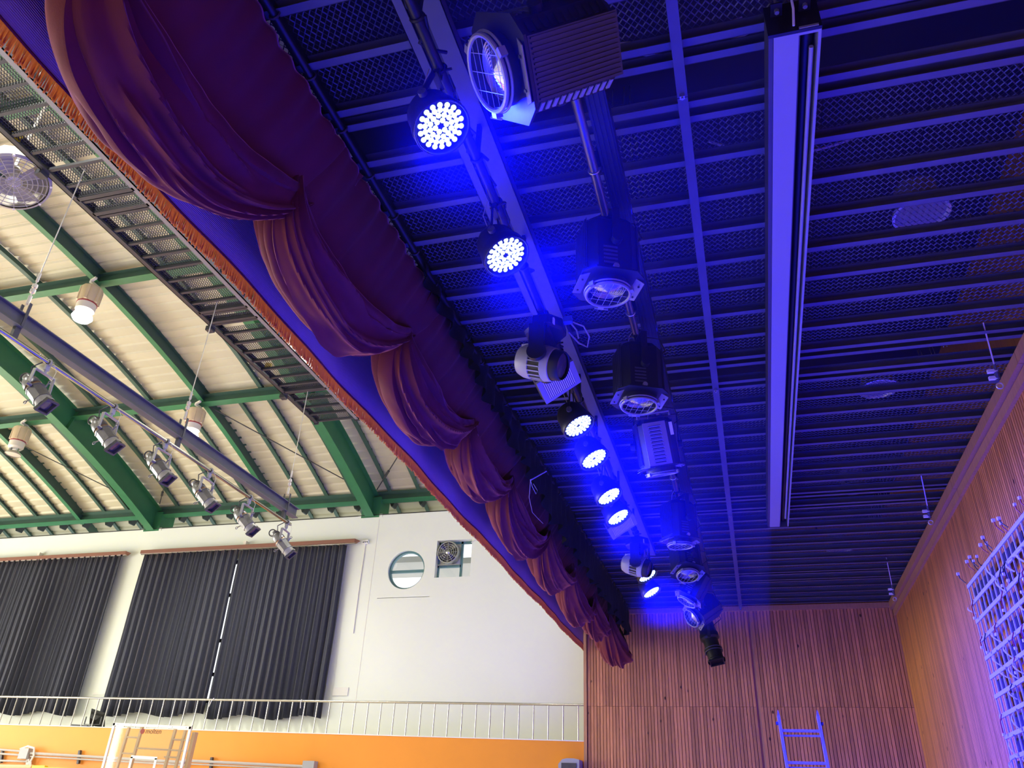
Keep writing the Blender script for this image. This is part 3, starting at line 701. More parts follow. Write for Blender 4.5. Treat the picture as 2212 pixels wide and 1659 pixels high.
# ------------------------------------------------------------------ sports hall: roof
XH0 = -26.0; XH1 = XP-.25; YW = 17.2
rf = sroot('ceiling', 'curved beige ribbed metal roof of the sports hall', (-14, 7, 11))
y = -1.2; P_ = .252
while y < 18.5:
    a0, a1, b1, b0 = y, y+.165, y+.195, y+.222
    pts = [(a0, 0), (a1, 0), (b1, .028), (y+.222, .028), (y+P_, 0)]
    vs = []
    for yy, dz in pts:
        for xx in (XH0, XH1): vs.append((xx, yy, arch(yy)+.76+dz))
    for yy, dz in pts:
        for xx in (XH0, XH1): vs.append((xx, yy, arch(yy)+.80+dz))
    n = len(pts); fs = [(2*i, 2*i+1, 2*i+3, 2*i+2) for i in range(n-1)]+[(2*n+2*i, 2*n+2*i+2, 2*n+2*i+3, 2*n+2*i+1) for i in range(n-1)]
    mb = MB(); mb.add(vs, fs); mb.build('roof_sheet', M['deck'], rf, smooth=False)
    y += P_
def arcbeam(x, w, o0, o1, ya, yb, n=26):
    mb = MB(); vs = []
    for i in range(n+1):
        yy = ya+(yb-ya)*i/n; nrm = V((0, (yy-7)/24.7, 1)).normalized(); c = V((x, yy, arch(yy)))
        for dx in (-w/2, w/2):
            for o in (o0, o1): vs.append(c+V((dx, 0, 0))+nrm*o)
    fs = [(0, 1, 3, 2), (4*n, 4*n+2, 4*n+3, 4*n+1)]
    for i in range(n):
        a = 4*i; b = a+4
        fs += [(a, b, b+1, a+1), (a+2, a+3, b+3, b+2), (a, a+2, b+2, b), (a+1, b+1, b+3, a+3)]
    mb.add(vs, fs); return mb
hall = sroot('wall_hall', 'white wall of the sports hall', (-14, YW, 4))
BX = (-22.05, -15.46, -8.87)
bl = ['large green arched roof beam at the left edge of the picture', 'large green arched roof beam in the middle of the hall roof, behind the spotlight bar', 'large green arched roof beam beyond the end of the catwalk']
for x, l in zip(BX, bl):
    t = thing('roof_beam', l, 'roof beam', (x, YW-.1, 8.4), 'green arched roof beams')
    arcbeam(x, .02, .012, .60, -1, YW-.05).build('web', M['green'], t)
    arcbeam(x, .24, 0, .014, -1, YW-.05).build('bottom_flange', M['green'], t)
    arcbeam(x, .24, .60, .614, -1, YW-.05).build('top_flange', M['green'], t)
    for yy in (13.5, 9.75, 5.0):
        MB().box((x, yy, arch(yy)+.3), (.22, .016, .58), Matrix.Rotation(-math.atan((yy-7)/24.7), 3, 'X')).build('stiffener', M['green'], t)
    MB().span((x-.25, YW-.02, 8.36), (x+.25, YW+.5, 8.9)).build('foot_block', M['green'], t)
pl2 = ['green roof purlin nearest the camera, carrying the first lit lamp', 'green roof purlin in the middle of the roof, carrying the second lit lamp', 'green purlin along the top of the white wall']
for yy, o, l in ((9.78, .40, pl2[0]), (13.55, .40, pl2[1]), (17.25, .46, pl2[2]), (5.9, .4, 'green roof purlin hidden high above the catwalk')):
    z = arch(yy)+o; t = thing('roof_purlin', l, 'purlin', (-14, yy, z), 'green roof purlins')
    tilt = Matrix.Rotation(-math.atan((yy-7)/24.7), 3, 'X')
    MB().box((-14.7, yy, z+.006), (22.6, .16, .012), tilt).build('bottom_flange', M['green'], t)  # lighter green puts the lit underside into the colour
    MB().box((-14.7, yy, z+.11), (22.6, .012, .20), tilt).build('web', M['darkgreen'], t)
    MB().box((-14.7, yy, z+.214), (22.6, .16, .012), tilt).build('top_flange', M['darkgreen'], t)
ORD = ('first', 'second', 'third', 'fourth', 'fifth', 'sixth', 'seventh', 'eighth')
for hx, sp, ks, nm in ((-18.06, .80, range(-4, 3), 'the leftmost big beam'), (-11.74, .765, range(-4, 4), 'the middle big beam'), (-5.25, .79, range(-4, 3), 'the beam beyond the catwalk')):
    for n_, k in enumerate(ks):
        x = hx+sp*k; big = k == 0; ys_ = -1 if k % 2 == 0 else 13.6
        kind = 'deep green H shaped roof rafter' if big else ('thin green roof rafter' if k % 2 == 0 else 'short thin green rafter in the lowest bay')
        t = thing('roof_rafter', '%s, %s past %s' % (kind, ORD[n_], nm), 'rafter', (x, YW, 9), 'green roof rafters')
        if big:
            arcbeam(x, .012, .45, .75, ys_, 17.9).build('web', M['darkgreen'], t); arcbeam(x, .13, .44, .452, ys_, 17.2).build('bottom_flange', M['green'], t); arcbeam(x, .13, .735, .75, ys_, 18).build('top_flange', M['darkgreen'], t)  # bottom flange painted lighter than the web, as lit from below
        else:
            arcbeam(x, .012, .625, .75, ys_, 18, 26 if k % 2 == 0 else 9).build('web', M['darkgreen'], t); arcbeam(x, .10, .62, .632, ys_, 17.9, 26 if k % 2 == 0 else 9).build('bottom_flange', M['darkgreen'], t)
        mb = MB(); mb.add([(x-.08, 17.40, 8.84), (x+.08, 17.40, 8.84), (x+.02, 17.40, 8.71), (x-.02, 17.40, 8.71), (x-.08, 17.6, 8.84), (x+.08, 17.6, 8.84), (x+.02, 17.6, 8.71), (x-.02, 17.6, 8.71)], [(0, 1, 2, 3), (7, 6, 5, 4), (0, 4, 5, 1), (1, 5, 6, 2), (2, 6, 7, 3), (3, 7, 4, 0)])
        mb.build('rafter_foot', M['footgreen'], t, smooth=False)
# diagonal brace rods under the deck
for i, (a, b, l) in enumerate((((0, 938), (237, 1055), 'thin dark brace rod crossing the roof left of the middle big beam'), ((455, 880), (742, 1035), 'thin dark brace rod from the second lamp to the beam beyond the catwalk'),
                           ((862, 982), (814, 1058), 'short brace rod with turnbuckle right of the beam beyond the catwalk'), ((357, 1041), (345, 1088), 'short brace rod with turnbuckle at the foot of the middle big beam'))):
    p = PA(*a, .58); q = PA(*b, .58); t = thing('brace_rod', l, 'brace rod', p)
    MB().cyl(p, q, .014, n=6).build('rod', M['darksteel'], t)
    if i > 1: MB().cyl(p.lerp(q, .45), p.lerp(q, .62), .032, n=8).build('turnbuckle', M['darksteel'], t)

# ------------------------------------------------------------------ sports hall: white wall with its windows
ZW = 8.41
def wall_piece(x0, x1, z0, z1, nm='panel'): MB().span((x0, YW, z0), (x1, YW+.3, z1)).build(nm, M['plaster'], hall, smooth=False)
rc = V((-7.73, YW, 6.98)); rr = .475; sq = (-6.985, -6.09, 6.75, 7.66); w2 = (-14.9, -9.75, 3.95, 7.45)
wall_piece(XH0, w2[0], -1, ZW); wall_piece(w2[0], w2[1], -1, w2[2]); wall_piece(w2[0], w2[1], w2[3], ZW)
wall_piece(w2[1], -8.4, -1, ZW); wall_piece(-8.4, -7.06, -1, 6.3); wall_piece(-8.4, -7.06, 7.65, ZW)
wall_piece(-7.06, sq[0], -1, ZW); wall_piece(sq[0], sq[1], -1, sq[2]); wall_piece(sq[0], sq[1], sq[3], ZW); wall_piece(sq[1], XP+3, -1, ZW)
n = 48; mb = MB(); vs = []
for k in range(n):                                         # square plate with a round hole
    a = 2*PI*k/n; d = V((math.cos(a), 0, math.sin(a))); e = .67/max(abs(d.x), abs(d.z))*1.0
    ox = max(-8.4, min(-7.06, rc.x+d.x*e)); oz = max(6.3, min(7.65, rc.z+d.z*e))
    for yy in (YW, YW+.3): vs += [(rc.x+d.x*rr, yy, rc.z+d.z*rr), (ox, yy, oz)]
fs = []
for k in range(n):
    a = 4*k; b = 4*((k+1) % n); fs += [(a, b, b+1, a+1), (a+2, a+3, b+3, b+2), (a, a+2, b+2, b)]
mb.add(vs, fs); mb.build('round_opening', M['plaster'], hall, smooth=False)
MB().span((XH0, YW-.03, ZW), (-3, YW+.3, ZW+.015)).build('gap_shade_strip', M['ink'], hall)  # black strip painting the dark gap between wall top and roof
for x in BX: MB().span((x-.33, YW-.012, ZW-.05), (x+.33, YW+.3, ZW+.03)).build('bearing_pad', M['plaster'], hall)
MB().span((-8.62, YW-.004, 3.2), (-8.605, YW, 8.3)).build('joint_line', M['paper'], hall)
struct(MB().span((XH0-.2, -6, -1.2), (XH0, 20, 11.5)).build('wall_left', M['plaster']), 'far white gable wall of the sports hall')
struct(MB().span((XH0, -6.2, -1.2), (XP-.25, -6, 11.5)).build('wall_front', M['plaster']), 'white wall of the sports hall behind the camera')
struct(MB().span((XH0, -6, 10.0), (XP, -1, 10.2)).build('ceiling_edge', M['deck']), 'beige roof edge behind the camera')
# window frames
w = sroot('window_1', 'round window with teal frame, bright outside', rc+V((0, .15, 0)))
R_ = Matrix.Rotation(PI/2, 3, 'X')
MB().lathe([(rr, -.05), (rr-.045, -.05), (rr-.045, .05), (rr, .05)], rc+V((0, .12, 0)), R_, 48, close=False).build('frame', M['teal'], w)
MB().span((rc.x-rr, YW+.09, rc.z-.055), (rc.x+rr, YW+.15, rc.z+.012)).build('mullion', M['teal'], w)
MB().lathe([(rr-.045, 0), (0, 0)], rc+V((0, .14, 0)), R_, 48, close=False).build('pane', M['glass'], w)
w = sroot('window_2', 'square window with teal frame holding a wall fan', (sq[0], YW+.12, sq[2]))
f = .035; y0, y1 = YW+.16, YW+.22; mxx = -6.39; mz = 7.06
for a, b in (((sq[0], sq[2]), (sq[0]+f, sq[3])), ((sq[1]-f, sq[2]), (sq[1], sq[3])), ((sq[0], sq[2]), (sq[1], sq[2]+f)), ((sq[0], sq[3]-f*1.6), (sq[1], sq[3])), ((mxx-.025, sq[2]), (mxx+.025, sq[3])), ((sq[0], mz-.03), (mxx, mz+.02))):
    MB().span((a[0], y0, a[1]), (b[0], y1, b[1])).build('frame_bar', M['teal'], w)
MB().span((mxx, YW+.185, sq[2]), (sq[1], YW+.19, sq[3])).build('pane', M['glass'], w); MB().span((sq[0], YW+.185, sq[2]), (mxx, YW+.19, mz)).build('pane', M['glass'], w)
MB().span((sq[0]+f, YW+.175, mz), (mxx-.025, YW+.20, sq[3]-.05)).build('fan_board', M['galv'], w)
w = sroot('window_3', 'tall window behind the charcoal curtains, seen through their gap', (-12.3, YW+.15, 5.7))
for z in (w2[2]+.04, 4.62, 5.42, 6.55, w2[3]-.04): MB().span((w2[0], YW+.12, z-.04), (w2[1], YW+.2, z+.04)).build('frame_bar', M['ink'], w)
for x in (w2[0]+.03, -13.6, -11.0, w2[1]-.03): MB().span((x-.03, YW+.12, w2[2]), (x+.03, YW+.2, w2[3])).build('frame_bar', M['ink'], w)
MB().span((w2[0], YW+.155, w2[2]), (w2[1], YW+.16, w2[3])).build('pane', M['glass'], w)
struct(MB().span((-9.5, YW+.9, 7.35), (-4.5, YW+3, 7.5)).build('trim_1', M['outside']), 'grey eaves soffit outside the windows')
# fan in the square window
fc = V((-6.69, YW+.08, 7.36)); t = thing('wall_fan', 'round grey ventilation fan mounted in the square window', 'fan', fc)
MB().lathe([(.255, -.10), (.27, -.08), (.27, .08), (.25, .08), (.25, -.08)], fc, R_, 36, close=False).build('shroud', M['galv'], t)
mb = MB()
for r_ in (.05, .10, .15, .20, .25): mb.torus(fc+V((0, -.09, 0)), (0, 1, 0), r_, .005, 28, 4)
for k in range(6): a = PI*k/6; mb.tube([fc+V((.255*math.cos(a), -.09, .255*math.sin(a))), fc+V((-.255*math.cos(a), -.09, -.255*math.sin(a)))], .005, 4)
mb.build('guard', M['galv'], t)
for k in range(4):
    a = 2*PI*k/4+.5; d = V((math.cos(a), 0, math.sin(a))); e = V((-d.z, 0, d.x))
    MB().grid([[fc+d*.05+e*s_*.03+V((0, s_*.02, 0)) for s_ in (-1, 0, 1)], [fc+d*.15+e*s_*.08+V((0, s_*.04, 0)) for s_ in (-1, 0, 1)], [fc+d*.235+e*s_*.09+V((0, s_*.045, 0)) for s_ in (-1, 0, 1)]]).build('blade', M['darksteel'], t)
MB().lathe([(.05, 0), (.055, .05), (.03, .075), (0, .08)], fc+V((0, -.04, 0)), R_, 16).build('hub', M['galv'], t)
MB().span((fc.x-.3, YW+.12, fc.z-.28), (fc.x+.29, YW+.15, fc.z-.26)).build('mount_bar', M['galv'], t)
# wall bits
t = thing('wall_cable', 'thin white surface cable running down the white wall right of the curtain', 'cable', PY(790, 1170, YW-.02))
MB().tube([PY(790, 1170, YW-.012), PY(786, 1200, YW-.012), PY(777, 1260, YW-.012), PY(763, 1368, YW-.012)], .014, 6).build('cable', M['paper'], t)
MB().box(PY(789, 1171, YW-.03), (.17, .06, .10)).build('junction_box', M['whitepaint'], t)
for k in (-.05, 0, .05): MB().cyl(PY(789, 1171, YW-.06)+V((k, 0, 0)), PY(789, 1171, YW-.06)+V((k, -.01, 0)), .014, n=8).build('screw', M['ink'], t)
a = PY(721, 1485, YW); b = PY(751, 1503, YW)
tag(MB().span((a.x, YW-.02, b.z), (b.x, YW-.001, a.z)).build('wall_plate', M['paper']), 'pale blank plate on the white wall right of the curtain', 'wall plate')
a = PY(203, 1497, YW); b = PY(227, 1501, YW)
tag(MB().span((a.x, YW-.02, b.z), (b.x, YW-.001, a.z)).build('wall_plate', M['paper']), 'small pale plate on the pier between the two curtained windows', 'wall plate')
tag(MB().tube([PY(1018, 1172, YW-.01), PY(1036, 1160, YW-.01), PY(1060, 1146, YW-.01)], .012, 5).build('fan_wire', M['paper']), 'pale wire running from the square window up to the right', 'wire')

# ------------------------------------------------------------------ charcoal curtains with their rails
def pleat(x0, x1, z0, z1, seed, label):
    n = int((x1-x0)*64); rows = []
    for i in range(n+1):
        x = x0+(x1-x0)*i/n; row = []
        for k in range(15):
            q = k/14; z = z1-(z1-z0)*q
            w = x*2*PI*5.0+1.8*noise.noise(V((x*1.3, seed, 0)))+.5*noise.noise(V((x*2, q*1.5, seed)))
            amp = .026*(1-q)+.055*q*(1+.7*noise.noise(V((x*1.8, seed+3, 1))))
            yy = YW-.17+amp*math.sin(w)+.018*math.sin(w*2.1+seed)+.03*noise.noise(V((x*.8, q*2, seed)))
            row.append((x+.01*noise.noise(V((x*3, q*2, seed+8))), yy, z+(.05*math.sin(x*4+seed)*q**3 if q > .7 else 0)))
        rows.append(row)
    o = MB().grid(rows).build('window_curtain', M['curtain'], None, fix=False); md = o.modifiers.new('thickness', 'SOLIDIFY'); md.thickness = .008
    return tag(o, label, 'curtain', 'charcoal window curtains')
pleat(-21.5, -16.02, 3.66, 7.66, 1, 'charcoal pleated curtain at the left edge, over the left window')
pleat(-15.28, -12.395, 3.66, 7.64, 2, 'charcoal pleated curtain left of the bright slit, right of the white pier')
pleat(-12.362, -9.33, 3.62, 7.62, 3, 'charcoal pleated curtain right of the bright slit, nearest the round window')
for (x0, x1, bx, l) in ((-22, -15.9, -18.95, 'brown curtain rail over the left window'), (-15.42, -9.1, -12.3, 'brown curtain rail over the right window')):
    t = thing('curtain_rail', l, 'curtain rail', (x0, YW-.15, 7.7), 'brown curtain rails')
    MB().span((x0, YW-.22, 7.66), (x1, YW-.10, 7.75)).build('pelmet', M['rosewood'], t)
    MB().span((x0, YW-.18, 7.635), (x1, YW-.14, 7.66)).build('track', M['rail'], t)
    MB().span((bx-.04, YW-.14, 7.70), (bx+.04, YW, 7.88)).build('bracket', M['cream'], t)
    q = MB(); q.add([(x1, YW-.22, 7.66), (x1, YW-.10, 7.66), (x1+.14, YW-.16, 7.70), (x1, YW-.22, 7.75), (x1, YW-.10, 7.75), ], [(0, 1, 2), (0, 2, 3), (1, 4, 2), (3, 2, 4), (0, 3, 4, 1)]); q.build('end_cap', M['rosewood'], t)

# ------------------------------------------------------------------ gallery: orange front, railing
YG = YE; zo = lambda x: 3.135+(-3.175-x)*.0112; zr = lambda x: 3.80+(-3.25-x)*.0090
mb = MB(); xa, xb = XH0, XP
mb.add([(xa, YG, -1), (xb, YG, -1), (xb, YG, zo(xb)), (xa, YG, zo(xa)), (xa, YG+.25, -1), (xb, YG+.25, -1), (xb, YG+.25, zo(xb)), (xa, YG+.25, zo(xa))], [(0, 1, 2, 3), (7, 6, 5, 4), (3, 2, 6, 7), (0, 3, 7, 4), (1, 5, 6, 2)])
struct(mb.build('wall_gallery', M['orange'], smooth=False), 'orange painted front wall of the hall gallery')
struct(MB().beam((xa, YG+.09, zo(xa)+.008), (xb, YG+.09, zo(xb)+.008), .2, .016).build('trim_2', M['whitepaint']), 'white kerb on top of the orange gallery front')
struct(MB().span((xa, YG+.2, 2.9), (xb+2.8, YW+.1, 3.05)).build('floor_gallery', M['plaster']), 'pale gallery floor')
rl = thing('gallery_railing', 'stainless railing of upright bars on top of the orange gallery front', 'railing', (-12, YG+.1, 3.2))
MB().tube([(xa, YG+.1, zr(xa)), (xb+.05, YG+.1, zr(xb))], .024, 10).build('handrail', M['rail'], rl)
x = -17.36-.298*12
while x < XP-.03:
    MB().cyl((x, YG+.1, zo(x)), (x, YG+.1, zr(x)), .0125, n=8).build('baluster', M['rail'], rl); x += .2990
for (px, py, dx) in ((460, 1513, -.06), (650, 1516, .02)):
    a = PY(px, py, YG+.05); MB().tube([a+V((0, .02, .05)), a+V((dx*.4, -.02, -.02)), a+V((dx, -.01, -.13))], .008, 5).build('tie_cord', M['whiteplastic'], rl)
a = PY(200, 1560, YG+.45); t = thing('floodlight', 'black floodlight tilted up on the gallery floor behind the railing', 'floodlight', a)
Rf = Matrix.Rotation(-.9, 3, 'X') @ Matrix.Rotation(.3, 3, 'Z')
MB().lathe([(.12, 0), (.26, .16), (.27, .18), (.25, .18)], a, Rf, 4, PI/4).build('housing', M['black'], t); MB().lathe([(0, .17), (.24, .17)], a, Rf, 4, PI/4, close=False).build('front_glass', M['lensdark'], t)
MB().beam(a+V((-.22, 0, -.05)), a+V((.22, 0, -.05)), .03, .012).beam(a+V((-.22, 0, -.05)), a+V((-.22, 0, .12)), .03, .012, (0, 1, 0)).beam(a+V((.22, 0, -.05)), a+V((.22, 0, .12)), .03, .012, (0, 1, 0)).build('bracket', M['black'], t)
a = PY(160, 1567, YG+.5); b = PY(195, 1569, YG+.5)
MB().beam(a, b, .22, .03).build('base_plate', M['darksteel'], t)
a = PY(200, 1560, YG+.45); MB().span((a.x-.03, a.y-.03, 3.05), (a.x+.03, a.y+.03, a.z-.04)).span((a.x-.2, a.y-.14, 3.05), (a.x+.2, a.y+.14, 3.075)).build('stand', M['black'], t)

# orange wall fittings
def YGp(px, py, d=.10): return PY(px, py, YG-d)
cd = thing('conduit_run', 'grey conduit pipes on brackets along the orange wall left of the backboard', 'conduit', YGp(60, 1630))
MB().tube([YGp(-90, 1612), YGp(60, 1624)], .022, 8).tube([YGp(-90, 1622), YGp(60, 1632)], .022, 8).tube([YGp(-90, 1640), YGp(60, 1645)], .022, 8).build('pipe', M['conduit'], cd)
MB().tube([YGp(66, 1627), YGp(300, 1641), YGp(400, 1647)], .03, 8).tube([YGp(66, 1634), YGp(300, 1647), YGp(400, 1653)], .018, 8).build('pipe', M['conduit'], cd)
MB().tube([YGp(-90, 1655, .1), YGp(70, 1657, .1)], .05, 8).build('pipe', M['woodpale'], cd)
for px, py in ((4, 1634), (171, 1636)): MB().beam(YGp(px+2, py-15, .05), YGp(px-2, py+14, .05), .05, .06, (0, 1, 0)).build('bracket', M['darksteel'], cd)
c = YGp(55, 1628, .1); MB().box(c, (.24, .14, .22)).build('junction_box', M['boxgrey'], cd)
MB().tube([YGp(44, 1618, .14), YGp(60, 1612, .16), YGp(74, 1616, .16), YGp(73, 1632, .14), YGp(66, 1645, .12), YGp(66, 1662, .1)], .022, 7).build('white_cable', M['paper'], cd)
MB().beam(YGp(62, 1640, .08), YGp(60, 1670, .08), .09, .06, (0, 1, 0)).build('down_pipe', M['conduit'], cd)
cd = thing('conduit_run', 'grey conduit pipes along the orange wall right of the backboard', 'conduit', YGp(500, 1645))
MB().tube([YGp(400, 1643), YGp(660, 1656)], .03, 8).tube([YGp(400, 1650), YGp(660, 1662)], .016, 8).build('pipe', M['conduit'], cd)
MB().beam(YGp(458, 1636, .05), YGp(455, 1665, .05), .05, .06, (0, 1, 0)).build('bracket', M['darksteel'], cd)
MB().box(YGp(669, 1657, .1), (.26, .16, .22)).build('junction_box', M['boxgrey'], cd)
a = YGp(70, 1653, .5); t = thing('padding_roll', 'bright yellow padded bar at the bottom left edge', 'padding', a)
MB().span((a.x, a.y, a.z-.35), (YGp(97, 1653, .5).x, a.y+.1, a.z)).build('end_block', M['yellow'], t)
MB().span((YGp(97, 1653, .5).x, a.y, a.z-.35), (YGp(165, 1653, .5).x, a.y+.1, a.z-.03)).build('bar', mat('olive_yellow_padding', (.45, .36, .02), .5), t)
a = YGp(1233, 1638, .35); t = thing('wall_speaker', 'grey rounded wall speaker on the orange wall beside the wooden stage wall', 'speaker', a)
x0 = YGp(1206, 1650, .35).x; x1 = XP-.03; zt = a.z
mb = MB(); pr_ = [(x0, zt-.9), (x0, zt-.10), (x0+.07, zt-.02), (x0+.16, zt), (x1-.1, zt), (x1, zt-.02), (x1, zt-.9)]
vs = [(p[0], YG-.35, p[1]) for p in pr_]+[(p[0], YG-.01, p[1]) for p in pr_]; n = len(pr_)
mb.add(vs, [tuple(range(n)), tuple(range(2*n-1, n-1, -1))]+[(k, n+k, n+(k+1) % n, (k+1) % n) for k in range(n)]); mb.build('cabinet', M['boxgrey'], t, smooth=False)
MB().span((x0+.06, YG-.365, zt-.85), (x1-.05, YG-.35, zt-.08)).build('grille', M['darksteel'], t)

# ------------------------------------------------------------------ basketball backboard
YB = 14.3
tl = PY(247, 1562, YB); tr = PY(415, 1570, YB); bl_ = PY(222, 1675, YB); br = tr+(bl_-tl)
bd = thing('basketball_backboard', 'clear basketball backboard with white border in front of the orange wall', 'backboard', (tl+tr)/2)
ux = (tr-tl); uz = V((0, 0, -1.05)); tl2, tr2 = tl, tr
def BP(u, v, d=0): return tl+ux*u+uz*v+V((0, -d, 0))
MB().box(BP(.5, .5), (ux.length, .02, 1.05)).build('acrylic_pane', M['board'], bd)
MB().beam(BP(0, .02, .015), BP(1, .02, .015), .03, .05).build('border_top', M['whitepaint'], bd)
MB().beam(BP(0, 1, .015), BP(1, 1, .015), .03, .05).build('border_bottom', M['whitepaint'], bd)
for u in (.012, .988): MB().beam(BP(u, 0, .015), BP(u, 1, .015), .05, .03, (0, 1, 0)).build('border_side', M['whitepaint'], bd)
a0, a1 = .335, .665; v0 = .56
MB().beam(BP(a0, v0, .014), BP(a1, v0, .014), .012, .05).build('target_top', M['whitepaint'], bd)
for u in (a0+.012, a1-.012): MB().beam(BP(u, v0, .014), BP(u, 1, .014), .05, .012, (0, 1, 0)).build('target_side', M['whitepaint'], bd)
MB().beam(BP(a0, .97, .014), BP(a1, .97, .014), .012, .05).build('target_bottom', M['whitepaint'], bd)
for k in range(6): MB().cyl(BP(.06+k*.176, .02, .03), BP(.06+k*.176, .02, .042), .012, n=8).build('bolt', M['galv'], bd)
for u, v_ in ((.13, .05), (.30, .02), (.73, .04), (.86, .05)): MB().beam(BP(u, v_, -.18), BP(u-.03, 1.0, -.18), .05, .05, (0, 1, 0)).build('support_tube', M['woodpale'], bd)
for v_, a, b in ((.22, .13, .30), (.40, .30, .98), (.50, .1, .3), (.22, .73, .98), (.52, .67, .86)): MB().beam(BP(a, v_, -.18), BP(b, v_, -.18), .035, .035).build('support_bar', M['woodpale'], bd)
MB().beam(BP(1.0, .08, -.14), BP(.99, 1, -.14), .07, .10, (0, 1, 0)).build('side_pad', M['woodpale'], bd)
c = BP(.40, .12, .016); MB().lathe([(.05, 0), (.05, .006), (0, .006)], c, R_, 10).build('logo_ball', M['logo'], bd)
def text(body, size, loc, rot, m, name, parent):
    cu = bpy.data.curves.new(name, 'FONT'); cu.body = body; cu.size = size; cu.extrude = .002; cu.align_x = 'LEFT'
    o = bpy.data.objects.new('tmp', cu); COL.objects.link(o); dg = bpy.context.evaluated_depsgraph_get(); me = bpy.data.meshes.new_from_object(o.evaluated_get(dg)); bpy.data.objects.remove(o)
    me.materials.clear(); me.materials.append(m); o = bpy.data.objects.new(name, me); COL.objects.link(o); o.parent = parent; o.location = V(loc)-WLOC[parent.name]; o.rotation_euler = rot; return o
text('molten', .13, BP(.44, .155, .016), (PI/2, 0, 0), M['ink'], 'lettering', bd)

# ------------------------------------------------------------------ catwalk with expanded metal floor
ZK = 7.7; xL, xR = -6.95, -6.08; yA, yZ = 1.2, 10.88
cw = thing('catwalk', 'black steel catwalk with mesh floor hanging above the hall side of the stage opening', 'catwalk', (-6.5, 7, ZK))
MB().span((xL, yA, ZK), (xL+.07, yZ, ZK+.012)).span((xL, yA, ZK), (xL+.012, yZ, ZK+.13)).span((xL, yA, ZK+.118), (xL+.07, yZ, ZK+.13)).build('left_chord', M['cat'], cw)
MB().span((xR-.075, yA, ZK), (xR, yZ, ZK+.012)).span((xR-.012, yA, ZK), (xR, yZ, ZK+.15)).build('right_chord', M['plate'], cw)
ys = []; y = yZ-.03
while y > yA:
    ys.append(y); y -= .258
for k, y in enumerate(ys):
    dbl = k in (4, 12, 13, 21, 22, 30, 31)
    MB().span((xL+.05, y-.018, ZK+.012), (xR-.03, y+.018, ZK+.05)).build('rung', M['cat'], cw)
    if dbl: MB().span((xL+.05, y-.09, ZK+.0), (xR-.05, y-.04, ZK+.10)).build('splice_rung', M['cat'], cw)
    if k % 2 == 0: MB().span((xR+.01, y-.03, ZK+.03), (xR+.075, y+.03, ZK+.09)).span((xR+.03, y-.012, ZK+.05), (xR+.055, y+.012, ZK+.45)).build('post_socket', M['cat'], cw)
for a, b in ((yA, 4.6), (4.7, 7.7), (7.9, 9.75), (9.95, yZ)):
    nx_ = 22; ny_ = int((b-a)/.034); mb = MB(); vs, fs = expanded(nx_, ny_, (xR-xL-.08)/nx_, (b-a)/ny_, .004, .0085)
    mb.add([(v[0]+xL+.04, v[1]+a, v[2]+ZK+.055) for v in vs], fs); stuff(mb.build('mesh_floor', M['catmesh'], cw, smooth=False))
for yy in (4.65, 7.8, 9.85):
    MB().span((xL-.06, yy-.05, ZK-.05), (xL+.03, yy+.05, ZK+.02)).build('joint_plate', M['cat'], cw)
MB().span((xL-.01, yZ, ZK-.02), (xL+.08, yZ+.02, ZK+.15)).build('end_plate', M['cat'], cw); MB().span((xR-.09, yZ, ZK-.02), (xR+.01, yZ+.02, ZK+.16)).build('end_plate', M['cat'], cw)
c = PZ(35, 295, ZK+.09); tag(MB().lathe([(0, -.03), (.055, -.025), (.06, .02), (0, .03)], c, None, 14).build('yellow_ball', M['yellow']), 'small yellow ball lying on the near catwalk mesh', 'ball', 'yellow balls on the catwalk')
c = PZ(580, 790, ZK+.09); tag(MB().lathe([(0, -.03), (.055, -.025), (.06, .02), (0, .03)], c, None, 14).build('yellow_ball', M['yellow']), 'small yellow ball lying on the mesh near the far end of the catwalk', 'ball', 'yellow balls on the catwalk')

# ------------------------------------------------------------------ hall spotlight bar
XS = -6.5; ZP = 5.515
sb = thing('spotlight_bar', 'grey steel channel with silver pipe hung on wires in the hall', 'lighting bar', (XS, 7, 5.6))
MB().span((XS-.006, 2.5, 5.65), (XS+.006, 10.13, 5.79)).span((XS-.05, 2.5, 5.645), (XS+.05, 10.13, 5.655)).span((XS-.05, 2.5, 5.785), (XS+.05, 10.13, 5.795)).build('channel', M['channel'], sb)
MB().cyl((XS, 2.5, ZP), (XS, 10.03, ZP), .024, n=14).build('pipe', M['steelpipe'], sb)
for k, (px, py) in enumerate(((45, 690), (400, 900), (617, 1090))):
    y = PX(px, py, XS).y
    MB().span((XS-.02, y-.03, ZP), (XS+.02, y+.03, 5.66)).span((XS-.055, y-.015, 5.65), (XS-.045, y+.015, 5.92)).span((XS+.045, y-.015, 5.65), (XS+.055, y+.015, 5.92)).build('hanger', M['darksteel'], sb)
    MB().cyl((XS, y, 5.92), (XS, y, 6.02), .018, n=8).cyl((XS, y, 6.06), (XS, y, 6.10), .026, n=8).cyl((XS, y, 6.12), (XS, y, 6.16), .026, n=8).cyl((XS, y, 6.2), (XS, y, 6.3), .014, n=8).build('wire_grip', M['wire'], sb)
    MB().cyl((XS, y, 5.9), (XS, y, ZK+.05), .006, n=6).build('wire', M['wire'], sb)
names6 = ['grey hall spotlight nearest the left edge, first on the pipe', 'second grey hall spotlight from the left on the pipe', 'third grey hall spotlight from the left, dark square front', 'fourth grey hall spotlight from the left', 'fifth grey hall spotlight from the left', 'last grey hall spotlight, at the far end of the pipe']
prot = None
aim = (V(RC[0])*.24+V(RC[1])*.36-ray(90, 840).normalized()*.25).normalized(); R = aimrot(aim)*.80
